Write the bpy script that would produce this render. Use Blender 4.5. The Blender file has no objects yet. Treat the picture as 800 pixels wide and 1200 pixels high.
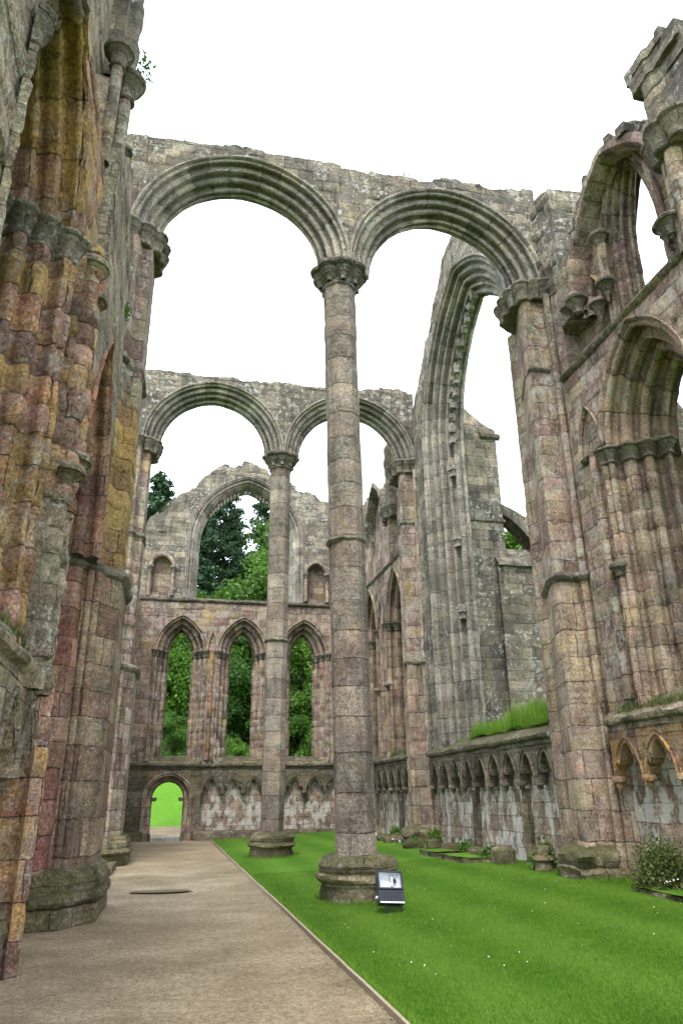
import bpy, math, random
import numpy as np
from math import radians as R, pi as PI, sin, cos, tan, sqrt
random.seed(7); rng = np.random.default_rng(11)
SC = bpy.context.scene
COL = SC.collection

# ------------------------------------------------------------------ noise
def _h(ix, iy, iz, s):
    n = (ix.astype(np.int64)*374761393 + iy.astype(np.int64)*668265263 + iz.astype(np.int64)*2147483647 + s*974711) & 0xffffffff
    n = ((n ^ (n >> 13))*1274126177) & 0xffffffff
    n = ((n ^ (n >> 16))*2246822519) & 0xffffffff
    return ((n ^ (n >> 15)) & 0xffffff)/16777215.0
def vnoise(x, y, z, s=0):
    x = np.asarray(x, float); y = np.asarray(y, float)+0*x; z = np.asarray(z, float)+0*x
    ix, iy, iz = np.floor(x), np.floor(y), np.floor(z)
    fx, fy, fz = x-ix, y-iy, z-iz
    fx, fy, fz = [f*f*(3-2*f) for f in (fx, fy, fz)]
    o = 0
    for a in (0, 1):
        for b in (0, 1):
            for c in (0, 1):
                w = (fx if a else 1-fx)*(fy if b else 1-fy)*(fz if c else 1-fz)
                o = o + w*_h(ix+a, iy+b, iz+c, s)
    return o*2-1
def fbm(x, y, z, s=0, o=3):
    r = 0; a = 1.0; t = 0
    for i in range(o):
        r = r + a*vnoise(x*2**i, y*2**i, z*2**i, s+i); t += a; a *= .5
    return r/t
# masonry layout shared with the stone materials: courses 0.3 m (before uv scale), running bond of uneven blocks
def layout(u, v):
    w = v + .05*np.sin(v*3.1)
    row = np.floor(w/.3); fv = w/.3-row
    fr = lambda t: t-np.floor(t)
    ln = .42+.30*fr(row*.7548777)
    ub = u/ln+fr(row*.618034); blk = np.floor(ub); fu = ub-blk
    d = np.minimum(np.minimum(fu, 1-fu)*ln, np.minimum(fv, 1-fv)*.3)
    return row, blk, d, fu, fv
def stone(u, v, amp=.012, joint=.010, ero=.0, seed=1):
    pil = ero*.34
    row, blk, d, fu, fv = layout(u, v)
    r = _h(row, blk, row*0, seed)*2-1
    o = amp*r - joint*np.clip(1-d/.03, 0, 1)
    if ero:
        k = np.clip(_h(row, blk, row*0, seed+5)*1.7-.7, 0, 1)
        bow = np.sin(np.clip(fv, 0, 1)*PI)
        cv = (_h(row, blk, row*0, seed+6) > .72)
        o = o - ero*k*(.6*bow*cv+.4*np.abs(fbm(u*2.2, v*6, r*5, seed))) - pil*(np.abs(2*fv-1)**3+.6*np.abs(2*fu-1)**5)*(1-.5*cv)
        o = o + ero*.35*fbm(u*1.3, v*9, 0*u, seed+3)
    o = o + .5*amp*fbm(u*3, v*5, 0*u, seed+9)
    return o

# ------------------------------------------------------------------ mesh builder
class MB:
    def __init__(s): s.V = []; s.F = []; s.UV = []; s.n = 0
    def grid(s, P, U=None, V=None, us=1.0, closed=False):
        P = np.asarray(P, float); n, m = P.shape[:2]
        if U is None:
            U = np.zeros((n, m)); V = np.zeros((n, m))
            U[:, 1:] = np.cumsum(np.linalg.norm(P[:, 1:]-P[:, :-1], axis=2), axis=1)
            V[1:] = np.cumsum(np.linalg.norm(P[1:]-P[:-1], axis=2), axis=0)
        idx = np.arange(n*m).reshape(n, m)+s.n
        q = np.stack([idx[:-1, :-1], idx[:-1, 1:], idx[1:, 1:], idx[1:, :-1]], -1).reshape(-1, 4)
        s.V.append(P.reshape(-1, 3)); s.UV.append(np.stack([U, V], -1).reshape(-1, 2)*us); s.F.append(q); s.n += n*m
        return s
    def quads(s, P):                       # P (k,4,3) loose quads
        P = np.asarray(P, float); k = len(P)
        s.V.append(P.reshape(-1, 3)); s.UV.append(np.tile(np.array([[0, 0], [1, 0], [1, 1], [0, 1]], float), (k, 1)))
        s.F.append(np.arange(k*4).reshape(k, 4)+s.n); s.n += 4*k; return s
    def tris(s, P):
        P = np.asarray(P, float); k = len(P)
        s.V.append(P.reshape(-1, 3)); s.UV.append(np.tile(np.array([[0, 0], [1, 0], [.5, 1]], float), (k, 1)))
        a = np.arange(k*3).reshape(k, 3)+s.n
        s.F.append(a); s.n += 3*k; return s
    def box(s, a, b, rot=0, jit=0):
        a = np.array(a, float); b = np.array(b, float); c = (a+b)/2; h = (b-a)/2
        for ax in range(3):
            for sg in (-1, 1):
                o = [i for i in range(3) if i != ax]
                Q = []
                for (p, q) in ((-1, -1), (1, -1), (1, 1), (-1, 1)):
                    v = np.zeros(3); v[ax] = sg; v[o[0]] = p*(1 if sg*(1 if ax != 1 else -1) > 0 else -1); v[o[1]] = q
                    Q.append(v*h)
                Q = np.array(Q)
                if rot: Q = Q @ np.array([[cos(rot), sin(rot), 0], [-sin(rot), cos(rot), 0], [0, 0, 1]])
                s.quads([Q+c])
        return s
    def tube(s, pts, rad, n=8, uvs=1.0):
        pts = np.asarray(pts, float); k = len(pts); rad = np.broadcast_to(np.asarray(rad, float), (k,))
        T = np.gradient(pts, axis=0); T /= np.linalg.norm(T, axis=1)[:, None]+1e-9
        ref = np.array([0, 0, 1.0]) if abs(T[:, 2]).mean() < .8 else np.array([1.0, 0, 0])
        A = np.cross(T, ref); A /= np.linalg.norm(A, axis=1)[:, None]+1e-9; B = np.cross(T, A)
        th = np.linspace(0, 2*PI, n+1)
        P = pts[:, None]+rad[:, None, None]*(A[:, None]*np.cos(th)[None, :, None]+B[:, None]*np.sin(th)[None, :, None])
        return s.grid(P, us=uvs)
    def build(s, name, mat, parent=None, angle=38, smooth=True):
        V = np.concatenate(s.V); UV = np.concatenate(s.UV)
        me = bpy.data.meshes.new(name)
        fl = np.concatenate([f.ravel() for f in s.F]); cnt = np.concatenate([np.full(len(f), f.shape[1]) for f in s.F])
        me.vertices.add(len(V)); me.vertices.foreach_set('co', V.astype(np.float32).ravel())
        me.loops.add(len(fl)); me.loops.foreach_set('vertex_index', fl.astype(np.int32))
        me.polygons.add(len(cnt)); st = np.concatenate([[0], np.cumsum(cnt)[:-1]])
        me.polygons.foreach_set('loop_start', st.astype(np.int32)); 
        uvl = me.uv_layers.new(name='UVMap'); uvl.data.foreach_set('uv', UV[fl].astype(np.float32).ravel())
        me.update(calc_edges=True); me.validate()
        me.polygons.foreach_set('use_smooth', np.full(len(me.polygons), smooth))
        if smooth:
            try: me.set_sharp_from_angle(angle=R(angle))
            except Exception: pass
        me.materials.append(mat)
        o = bpy.data.objects.new(name, me); COL.objects.link(o)
        if parent:
            o.parent = parent; o.location = -np.array(origin(parent)) 
        return o
def origin(o):
    p = np.array(o.location)
    while o.parent: o = o.parent; p = p+np.array(o.location)
    return p
def tag(o, label=None, cat=None, group=None, kind=None):
    if label: o['label'] = label
    if cat: o['category'] = cat
    if group: o['group'] = group
    if kind: o['kind'] = kind
    return o
def thing(name, loc, label, cat, group=None):
    o = bpy.data.objects.new(name, None); COL.objects.link(o); o.location = loc; o.empty_display_size = .3
    return tag(o, label, cat, group)
def copy_tree(o, parent=None):
    c = o.copy(); COL.objects.link(c); c.parent = parent
    for ch in list(o.children): copy_tree(ch, c)
    return c

# ------------------------------------------------------------------ materials
class NT:
    def __init__(s, name):
        s.m = bpy.data.materials.new(name); s.m.use_nodes = True; s.t = s.m.node_tree; s.t.nodes.clear()
    def n(s, typ, **k):
        x = s.t.nodes.new('ShaderNode'+typ)
        for a, b in k.items(): setattr(x, a, b)
        return x
    def l(s, a, b): s.t.links.new(a, b)
    def val(s, x, sock):
        if hasattr(x, 'is_output'): s.l(x, sock)
        else: sock.default_value = x
    def math(s, op, a, b=0.0, c=None, clamp=False):
        x = s.n('Math', operation=op, use_clamp=clamp); s.val(a, x.inputs[0]); s.val(b, x.inputs[1])
        if c is not None: s.val(c, x.inputs[2])
        return x.outputs[0]
    def mix(s, f, a, b, mode='MIX'):
        x = s.n('Mix', data_type='RGBA', blend_type=mode); s.val(f, x.inputs[0])
        for v, i in ((a, 6), (b, 7)):
            if hasattr(v, 'is_output'): s.l(v, x.inputs[i])
            else: x.inputs[i].default_value = (*v, 1) if len(v) == 3 else v
        return x.outputs[2]
    def noise(s, vec, scale, detail=3, rough=.55, dim='3D'):
        x = s.n('TexNoise', noise_dimensions=dim); s.l(vec, x.inputs['Vector'])
        x.inputs['Scale'].default_value = scale; x.inputs['Detail'].default_value = detail; x.inputs['Roughness'].default_value = rough
        return x.outputs['Fac']
    def ramp(s, f, stops, mode='LINEAR'):
        x = s.n('ValToRGB'); s.l(f, x.inputs[0]); e = x.color_ramp; e.interpolation = mode
        while len(e.elements) < len(stops): e.elements.new(.5)
        for el, (p, c) in zip(e.elements, stops):
            el.position = p; el.color = (*c, 1) if not np.isscalar(c) else (c, c, c, 1)
        return x.outputs[0]
    def step(s, f, lo, hi):
        x = s.n('MapRange', interpolation_type='SMOOTHSTEP'); s.l(f, x.inputs[0])
        x.inputs[1].default_value = lo; x.inputs[2].default_value = hi; return x.outputs[0]
    def mapv(s, vec, sc):
        x = s.n('Mapping'); s.l(vec, x.inputs[0]); x.inputs['Scale'].default_value = sc; return x.outputs[0]
    def finish(s, col, rough=.9, height=None, dist=.02, strength=1.0, spec=.25, trans=None):
        b = s.n('BsdfPrincipled'); s.val(col if hasattr(col, 'is_output') else (*col, 1), b.inputs['Base Color'])
        s.val(rough, b.inputs['Roughness']); b.inputs['Specular IOR Level'].default_value = spec
        if height is not None:
            bp = s.n('Bump'); bp.inputs['Distance'].default_value = dist; bp.inputs['Strength'].default_value = strength
            s.l(height, bp.inputs['Height']); s.l(bp.outputs[0], b.inputs['Normal'])
        out = s.n('OutputMaterial'); sh = b.outputs[0]
        if trans:
            tr = s.n('BsdfTranslucent'); s.val(col if hasattr(col, 'is_output') else (*col, 1), tr.inputs[0])
            mx = s.n('MixShader'); mx.inputs[0].default_value = trans; s.l(sh, mx.inputs[1]); s.l(tr.outputs[0], mx.inputs[2]); sh = mx.outputs[0]
        s.l(sh, out.inputs[0]); return s.m

def stone_mat(name, pal, lichen=.35, black=.4, moss=.15, joints=1.0, wash=0.0, bright=1.0, streak=.5, blockvar=.6, ochre=.0, drum=False, sat=1.22):
    t = NT(name)
    uv = t.n('UVMap').outputs[0]; geo = t.n('NewGeometry'); pos = geo.outputs['Position']
    sx = t.n('SeparateXYZ'); t.l(uv, sx.inputs[0]); u0, v0 = sx.outputs[0], sx.outputs[1]
    wob = t.noise(pos, 5.0, 2); wob2 = t.noise(pos, 3.3, 2)
    u = t.math('ADD', u0, t.math('MULTIPLY_ADD', wob, .05, -.025)); v = t.math('ADD', v0, t.math('MULTIPLY_ADD', wob2, .05, -.025))
    w = t.math('ADD', v, t.math('MULTIPLY', t.math('SINE', t.math('MULTIPLY', v, 3.1)), .05))
    w = t.math('DIVIDE', w, .3); row = t.math('FLOOR', w); fv = t.math('FRACT', w)
    ln = t.math('MULTIPLY_ADD', t.math('FRACT', t.math('MULTIPLY', row, .7548777)), .30, .42)
    ub = t.math('ADD', t.math('DIVIDE', u, ln), t.math('FRACT', t.math('MULTIPLY', row, .618034)))
    if drum: ub = t.math('MULTIPLY', ub, 0.0)
    blk = t.math('FLOOR', ub); fu = t.math('FRACT', ub)
    du = t.math('MULTIPLY', t.math('MINIMUM', fu, t.math('SUBTRACT', 1.0, fu)), ln)
    dv = t.math('MULTIPLY', t.math('MINIMUM', fv, t.math('SUBTRACT', 1.0, fv)), .3)
    d = dv if drum else t.math('MINIMUM', du, dv)
    cb = t.n('CombineXYZ'); t.l(blk, cb.inputs[0]); t.l(row, cb.inputs[1])
    oi = t.n('ObjectInfo'); t.l(t.math('MULTIPLY', oi.outputs['Random'], 37.0), cb.inputs[2])
    wn = t.n('TexWhiteNoise', noise_dimensions='3D'); t.l(cb.outputs[0], wn.inputs['Vector']); rnd = wn.outputs['Value']
    rsep = t.n('SeparateColor'); t.l(wn.outputs['Color'], rsep.inputs[0]); rnd2 = rsep.outputs[1]; rnd3 = rsep.outputs[2]
    low = t.noise(pos, .55, 3); midn = t.noise(pos, 2.6, 5, .65); fine = t.noise(pos, 22, 5, .7); grain = t.noise(pos, 90, 2, .6)
    # colour of each block: palette picked per block, drifting over the wall
    k = t.math('ADD', t.math('MULTIPLY', rnd, blockvar), t.math('MULTIPLY', t.math('MULTIPLY_ADD', low, 2.2, -.6), 1-blockvar), clamp=True)
    pal = [tuple(max(.02, sum(c)/3+(q-sum(c)/3)*sat) for q in c) for c in pal]
    n = len(pal); col = t.ramp(k, [(i/(n-1), tuple(np.array(c)*bright)) for i, c in enumerate(pal)])
    # bedding bands inside a sandstone block
    bands = t.noise(t.mapv(pos, (1.2, 1.2, 14)), 1.4, 4, .65)
    col = t.mix(t.math('MULTIPLY', t.step(bands, .42, .72), .55), col, (.55, .46, .36), 'MULTIPLY')
    if ochre:
        col = t.mix(t.math('MULTIPLY', t.step(midn, .52, .64), ochre), col, (.36*bright, .20*bright, .06*bright))
    tone = t.ramp(t.math('ADD', t.math('MULTIPLY', midn, .5), t.math('MULTIPLY', fine, .62)), [(.41, .33), (.56, .98), (.72, 1.8)])
    col = t.mix(1.0, col, tone, 'MULTIPLY')
    col = t.mix(1.0, col, t.ramp(rnd3, [(0, .68), (1, 1.28)]), 'MULTIPLY')
    # black crust in streaks that run down the face, and patches
    st = t.noise(t.mapv(pos, (2.6, 2.6, .22)), 1.0, 5, .62)
    col = t.mix(t.math('MULTIPLY', t.step(st, .49, .63), streak), col, (.055, .052, .046))
    pb = t.noise(pos, 1.3, 6, .68)
    col = t.mix(t.math('MULTIPLY', t.step(pb, .49, .60), black), col, (.06, .056, .05))
    # lichen blotches
    li = t.noise(pos, 7.5, 5, .7); lm = t.noise(pos, .9, 3)
    lf = t.math('MULTIPLY', t.step(li, .535, .60), t.step(lm, .42, .56))
    col = t.mix(t.math('MULTIPLY', lf, lichen), col, (.50, .50, .45))
    if wash:
        wv = t.math('ADD', t.noise(t.mapv(pos, (1.3, 1.3, .75)), 2.4, 7, .72), t.math('MULTIPLY_ADD', rnd2, .10, -.05))
        wv = t.math('ADD', wv, .035 if wash > .8 else -.02)
        col = t.mix(t.math('MULTIPLY', t.step(t.math('ADD', wv, t.math('MULTIPLY_ADD', fine, .10, -.05)), .485, .60), wash), col, (.58, .54, .48))
    # mortar joints
    jm = t.math('SUBTRACT', 1.0, t.step(t.math('ADD', d, t.math('MULTIPLY_ADD', fine, .02, -.011)), .000, .008))
    jm = t.math('MULTIPLY', jm, t.math('MULTIPLY_ADD', t.step(t.noise(pos, 1.7, 3), .36, .52), .75, .25))
    col = t.mix(t.math('MULTIPLY', jm, .7*joints), col, (.06, .052, .045))
    # moss on ledges and damp patches
    nz = t.n('SeparateXYZ'); t.l(geo.outputs['Normal'], nz.inputs[0])
    mn = t.noise(pos, 3.1, 5, .7)
    up = t.math('MULTIPLY', t.step(nz.outputs[2], .35, .85), t.step(mn, .36, .55))
    mo = t.math('MAXIMUM', t.math('MULTIPLY', up, .85), t.math('MULTIPLY', t.step(t.noise(pos, .8, 5, .65), .50, .60), moss))
    col = t.mix(t.math('MULTIPLY', mo, min(1, .4+moss*1.3)), col, t.ramp(fine, [(.35, (.04, .042, .018)), (.65, (.115, .115, .045))]))
    h = t.math('ADD', t.math('MULTIPLY', jm, -1.1), t.math('ADD', t.math('MULTIPLY', fine, .55), t.math('MULTIPLY', midn, .9)))
    h = t.math('ADD', h, t.math('ADD', t.math('MULTIPLY', rnd2, .35), t.math('MULTIPLY', t.math('ADD', grain, bands), .25)))
    pit = t.noise(pos, 45, 3, .75)
    h = t.math('ADD', h, t.math('MULTIPLY', t.step(pit, .62, .50), .45))
    return t.finish(col, .93, h, .03, 1.0, .1)

GREY = [(.17,.155,.135),(.29,.255,.205),(.23,.205,.17),(.33,.29,.225),(.20,.185,.165),(.30,.255,.19)]
WARM = [(.30,.20,.13),(.35,.25,.15),(.31,.175,.135),(.40,.27,.12),(.25,.16,.135),(.33,.21,.165),(.29,.235,.17)]
PINK = [(.27,.215,.165),(.33,.225,.18),(.34,.28,.19),(.29,.18,.155),(.35,.29,.21),(.38,.28,.14),(.26,.20,.17)]
RED  = [(.30,.135,.10),(.33,.17,.125),(.26,.12,.10),(.34,.21,.14),(.28,.15,.12)]
OCH  = [(.38,.25,.10),(.42,.30,.13),(.33,.21,.12),(.40,.27,.11),(.31,.19,.14)]
M = {}
M['grey']  = stone_mat('weathered grey sandstone', GREY, lichen=.8, black=.62, moss=.12, streak=.6, ochre=.16)
M['arch']  = stone_mat('dressed arch stone', [(.29,.26,.22),(.36,.325,.27),(.32,.285,.24),(.39,.35,.28),(.33,.29,.245)], lichen=.45, black=.28, moss=.04, streak=.30, ochre=.10, joints=.9, sat=1.0)
M['pink']  = stone_mat('mottled pink sandstone', PINK, lichen=.5, black=.3, moss=.12, streak=.42, ochre=.2, wash=.40, sat=.98, bright=1.08, blockvar=.5)
M['warm']  = stone_mat('warm eroded sandstone', WARM, lichen=.35, black=.25, moss=.15, streak=.35, ochre=.5, blockvar=.62, sat=1.2, bright=1.12, wash=.18)
M['tan']   = stone_mat('tan and pink ashlar', [(.30,.225,.165),(.34,.26,.185),(.31,.21,.165),(.37,.285,.18),(.27,.205,.165),(.33,.25,.19)], lichen=.3, black=.25, moss=.08, streak=.35, ochre=.15, blockvar=.45, wash=.25, sat=.98, bright=1.12)
M['red']   = stone_mat('red sandstone', RED, lichen=.2, black=.3, moss=.05, streak=.4, ochre=.25, sat=1.08, bright=1.08, wash=.15)
M['ochre'] = stone_mat('yellow ochre sandstone', OCH, lichen=.15, black=.2, moss=.05, streak=.2, ochre=.4, blockvar=.7, sat=1.1, bright=1.05)
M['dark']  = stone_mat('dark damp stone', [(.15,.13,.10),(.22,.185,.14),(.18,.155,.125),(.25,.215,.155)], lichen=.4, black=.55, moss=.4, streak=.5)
M['wash']  = stone_mat('stone with worn limewash', [(.27,.21,.165),(.34,.26,.20),(.31,.25,.20),(.29,.19,.155)], lichen=.2, black=.2, moss=.1, streak=.25, wash=.95)
M['moss']  = stone_mat('mossy base stone', [(.17,.15,.10),(.24,.205,.13),(.20,.175,.12),(.27,.225,.15)], lichen=.3, black=.35, moss=.7, streak=.2, joints=.7)
M['green'] = stone_mat('green algae stone', [(.24,.215,.165),(.31,.275,.205),(.29,.23,.18),(.34,.295,.22),(.27,.25,.19)], lichen=.5, black=.35, moss=.22, streak=.5, joints=.6, ochre=.12)
M['drum'] = stone_mat('column drum sandstone', [(.25,.215,.17),(.30,.25,.19),(.27,.20,.155),(.33,.285,.22),(.29,.235,.18),(.26,.23,.19)], lichen=.2, black=.3, moss=.04, streak=.5, ochre=.22, drum=True, wash=.10, sat=.88)
M['shaft'] = stone_mat('column sandstone', [(.26,.205,.15),(.32,.255,.185),(.28,.19,.145),(.34,.28,.20),(.30,.24,.18)], lichen=.25, black=.35, moss=.06, streak=.45, ochre=.2, joints=.8)

def simple(name, c, rough=.6, spec=.4, metal=0):
    t = NT(name); n = t.noise(t.n('NewGeometry').outputs['Position'], 30, 4, .6)
    col = t.mix(1.0, c, t.ramp(n, [(.3, .75), (.7, 1.2)]), 'MULTIPLY')
    m = t.finish(col, rough, n, .002, .4, spec)
    m.node_tree.nodes['Principled BSDF'].inputs['Metallic'].default_value = metal
    return m
def leaf_mat(name, a, b, c, trans=.35):
    t = NT(name); p = t.n('NewGeometry').outputs['Position']
    oi = t.n('ObjectInfo').outputs['Random']
    pi = t.n('NewGeometry').outputs['Random Per Island']
    f = t.math('ADD', t.math('MULTIPLY', pi, .6), t.math('MULTIPLY', t.noise(p, .5, 3), .55))
    col = t.ramp(f, [(.2, a), (.55, b), (.9, c)])
    return t.finish(col, .55, None, spec=.3, trans=trans)
M['leaf']  = leaf_mat('broadleaf foliage', (.028,.07,.010), (.06,.14,.017), (.11,.22,.027))
M['leafb'] = leaf_mat('bright broadleaf foliage', (.045,.11,.012), (.09,.19,.02), (.15,.27,.033), .4)
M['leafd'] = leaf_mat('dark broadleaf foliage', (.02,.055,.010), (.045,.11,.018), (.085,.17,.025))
M['pine']  = leaf_mat('pine needles', (.012,.035,.014), (.024,.06,.024), (.045,.09,.032), .15)
M['bush']  = leaf_mat('olive bush foliage', (.035,.055,.013), (.08,.105,.024), (.15,.165,.045), .3)
def blade_mat():
    t = NT('grass blades'); p = t.n('NewGeometry').outputs['Position']; s = t.n('SeparateXYZ'); t.l(p, s.inputs[0])
    stripe = t.math('SINE', t.math('ADD', t.math('MULTIPLY', s.outputs[0], 4.6), t.math('MULTIPLY', t.noise(p, .6, 2), 1.2)))
    f = t.math('ADD', t.math('MULTIPLY', t.n('NewGeometry').outputs['Random Per Island'], .35), t.math('ADD', t.math('MULTIPLY', t.noise(p, 1.1, 4), .4), t.math('MULTIPLY', t.noise(p, 7, 4, .65), .35)))
    col = t.ramp(f, [(.3, (.045,.112,.006)), (.55, (.075,.172,.009)), (.8, (.14,.235,.022))])
    col = t.mix(t.math('MULTIPLY_ADD', stripe, .20, .20), col, (.16, .27, .035))
    return t.finish(col, .6, None, spec=.25, trans=.3)
M['blade'] = blade_mat()
M['tall']  = leaf_mat('tall grass blades', (.07,.16,.012), (.13,.27,.018), (.24,.36,.05), .4)
M['bark']  = simple('bark', (.10,.075,.055), .95, .1)
M['petal'] = simple('daisy petals', (.75,.75,.70), .7, .2)

def lawn_mat():
    t = NT('mown lawn'); p = t.n('NewGeometry').outputs['Position']
    s = t.n('SeparateXYZ'); t.l(p, s.inputs[0])
    stripe = t.math('SINE', t.math('ADD', t.math('MULTIPLY', s.outputs[0], 4.6), t.math('MULTIPLY', t.noise(p, .6, 2), 1.2)))
    n1 = t.noise(p, 1.1, 4); n2 = t.noise(p, 40, 4, .7); n3 = t.noise(p, 7, 4, .65)
    f = t.math('ADD', t.math('MULTIPLY', n1, .35), t.math('ADD', t.math('MULTIPLY', n2, .35), t.math('MULTIPLY', n3, .32)))
    col = t.ramp(f, [(.3, (.030,.080,.004)), (.5, (.050,.126,.007)), (.70, (.085,.168,.013))])
    col = t.mix(t.math('MULTIPLY_ADD', stripe, .20, .20), col, (.115, .21, .025))
    return t.finish(col, .85, t.math('ADD', n2, n3), .03, .8, .1)
M['lawn'] = lawn_mat()
def gravel_mat():
    t = NT('fine gravel path'); p = t.n('NewGeometry').outputs['Position']
    n0 = t.noise(p, .45, 4, .6); n1 = t.noise(t.mapv(p, (.8, 1.1, 1)), 1.1, 5, .65); n2 = t.noise(p, 14, 5, .7); n3 = t.noise(p, 120, 3, .7)
    vo = t.n('TexVoronoi'); t.l(p, vo.inputs['Vector']); vo.inputs['Scale'].default_value = 48
    col = t.ramp(t.math('ADD', t.math('MULTIPLY', n0, .5), t.math('MULTIPLY', n1, .5)), [(.36, (.165,.128,.078)), (.5, (.24,.19,.12)), (.62, (.315,.255,.168))])
    col = t.mix(1.0, col, t.ramp(t.math('ADD', t.math('MULTIPLY', n2, .45), t.math('MULTIPLY', n3, .55)), [(.36, .5), (.5, 1.0), (.66, 1.5)]), 'MULTIPLY')
    col = t.mix(.7, col, t.ramp(vo.outputs['Color'], [(.1, .6), (.9, 1.35)]), 'MULTIPLY')
    g = t.noise(p, .8, 5, .65)
    h = t.math('ADD', t.math('MULTIPLY', vo.outputs['Distance'], -.4), t.math('ADD', n3, n2))
    return t.finish(col, .95, h, .012, .8, .1)
M['gravel'] = gravel_mat()
def field_mat():
    t = NT('meadow grass'); p = t.n('NewGeometry').outputs['Position']
    f = t.math('ADD', t.math('MULTIPLY', t.noise(p, .15, 4), .45), t.math('MULTIPLY', t.noise(p, 3, 5, .7), .6))
    col = t.ramp(f, [(.3, (.055,.14,.012)), (.55, (.085,.20,.016)), (.75, (.12,.24,.025))])
    return t.finish(col, .9, t.noise(p, 9, 4), .1, .6, .1)
M['field'] = field_mat()
def puddle_mat():
    t = NT('muddy puddle'); p = t.n('NewGeometry').outputs['Position']
    return t.finish((.11, .08, .045), .35, t.noise(p, 6, 2), .002, .2, .5)
M['puddle'] = puddle_mat()
M['cap'] = stone_mat('weathered capital stone', [(.19,.17,.14),(.24,.215,.175),(.21,.185,.15),(.26,.235,.19)], lichen=.45, black=.4, moss=.12, streak=.35, joints=.6)
M['pale'] = stone_mat('pale threshold stone', [(.5,.5,.5),(.6,.59,.57),(.55,.55,.54)], lichen=.1, black=.05, moss=0, streak=.05)
M['board'] = simple('weathered edging timber', (.30,.25,.18), .9, .1)
M['black'] = simple('black painted metal', (.012,.014,.022), .45, .5)
M['steel'] = simple('bright aluminium reflector', (.72,.75,.80), .55, .5, .25)
M['lampw'] = simple('frosted lamp tube', (.7,.7,.68), .4, .5)
def glass_mat():
    t = NT('lamp front glass'); b = t.n('BsdfGlass'); b.inputs['Roughness'].default_value = .02; b.inputs['IOR'].default_value = 1.1
    tr = t.n('BsdfTransparent'); mx = t.n('MixShader'); mx.inputs[0].default_value = .8
    gl = t.n('BsdfGlossy'); gl.inputs['Roughness'].default_value = .05
    mx.inputs[0].default_value = .12; t.l(tr.outputs[0], mx.inputs[1]); t.l(gl.outputs[0], mx.inputs[2])
    o = t.n('OutputMaterial'); t.l(mx.outputs[0], o.inputs[0]); return t.m
M['glass'] = glass_mat()

# ------------------------------------------------------------------ masonry tools
class Frame:                                   # wall frame: u along the wall, z up, d depth into the wall
    def __init__(s, face, axis, sgn):          # axis 'x': wall runs along X at Y=face, depth sgn along Y ; axis 'y': along Y at X=face
        s.f, s.a, s.s = face, axis, sgn
    def __call__(s, u, z, d):
        u, z, d = np.broadcast_arrays(np.asarray(u, float), np.asarray(z, float), np.asarray(d, float))
        return np.stack([u, s.f+s.s*d, z], -1) if s.a == 'x' else np.stack([s.f+s.s*d, u, z], -1)
def arch_pts(a, rise, n):                      # half arch from springing (a,0) to apex (0,rise)
    if rise > a*1.02: Rr = (a*a+rise*rise)/(2*a); k = 1
    else: Rr = 1.10*a; k = rise/sqrt(Rr*Rr-(Rr-a)**2)
    ph = np.linspace(0, math.acos((Rr-a)/Rr), n)
    return Rr*np.cos(ph)-(Rr-a), Rr*np.sin(ph)*k
def arch_z(x, a, rise):
    x = np.minimum(np.abs(x), a)
    if rise > a*1.02: Rr = (a*a+rise*rise)/(2*a); k = 1
    else: Rr = 1.10*a; k = rise/sqrt(Rr*Rr-(Rr-a)**2)
    return np.sqrt(np.maximum(Rr*Rr-(x+Rr-a)**2, 0))*k
def mould(W, D, orders=3, r=.06, per=7, hood=.0):
    """stepped roll-and-hollow profile from the face (s=W,d=0) to the clear edge (s=0,d=D)"""
    per = 7; pts = []
    if hood:
        for a in np.linspace(0, PI, 6): pts.append((W+hood-hood*.5+cos(a)*hood*.5, -sin(a)*hood*.8))
        pts.append((W-.005, .03))
    n = orders*2
    L = sqrt(W*W+D*D); ns, nd = -D/L, -W/L                     # out of the stone
    w = np.array([(.58 if i % 2 == 0 else .42)*(1+.25*((i*7) % 3-1)) for i in range(n)]); f = np.concatenate([[0], np.cumsum(w/w.sum())])
    for i in range(n):
        seg = L*(f[i+1]-f[i])
        for k in range(per+1):
            q = k/per; ff = f[i]+(f[i+1]-f[i])*q
            b = seg*(.52*sqrt(max(0, 1-(2*q-1)**2)) if i % 2 == 0 else -.85*sin(q*PI)**.7)
            if i % 2 == 0 and (i//2) % 3 == 1: b = seg*(.45-.9*abs(q-.5))          # a plain chamfered fillet between rolls
            pts.append((W*(1-ff)+ns*b, D*ff+nd*b))
    out = [pts[0]]
    for p in pts[1:]:
        if abs(p[0]-out[-1][0])+abs(p[1]-out[-1][1]) > 1e-4: out.append(p)
    return out
def prof_normals(pr):
    pr = np.array(pr); t = np.gradient(pr, axis=0); t[1:-1] = (t[:-2]+2*t[1:-1]+t[2:])/4; t /= np.linalg.norm(t, axis=1)[:, None]+1e-9
    return np.stack([t[:, 1], -t[:, 0]], -1)
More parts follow.
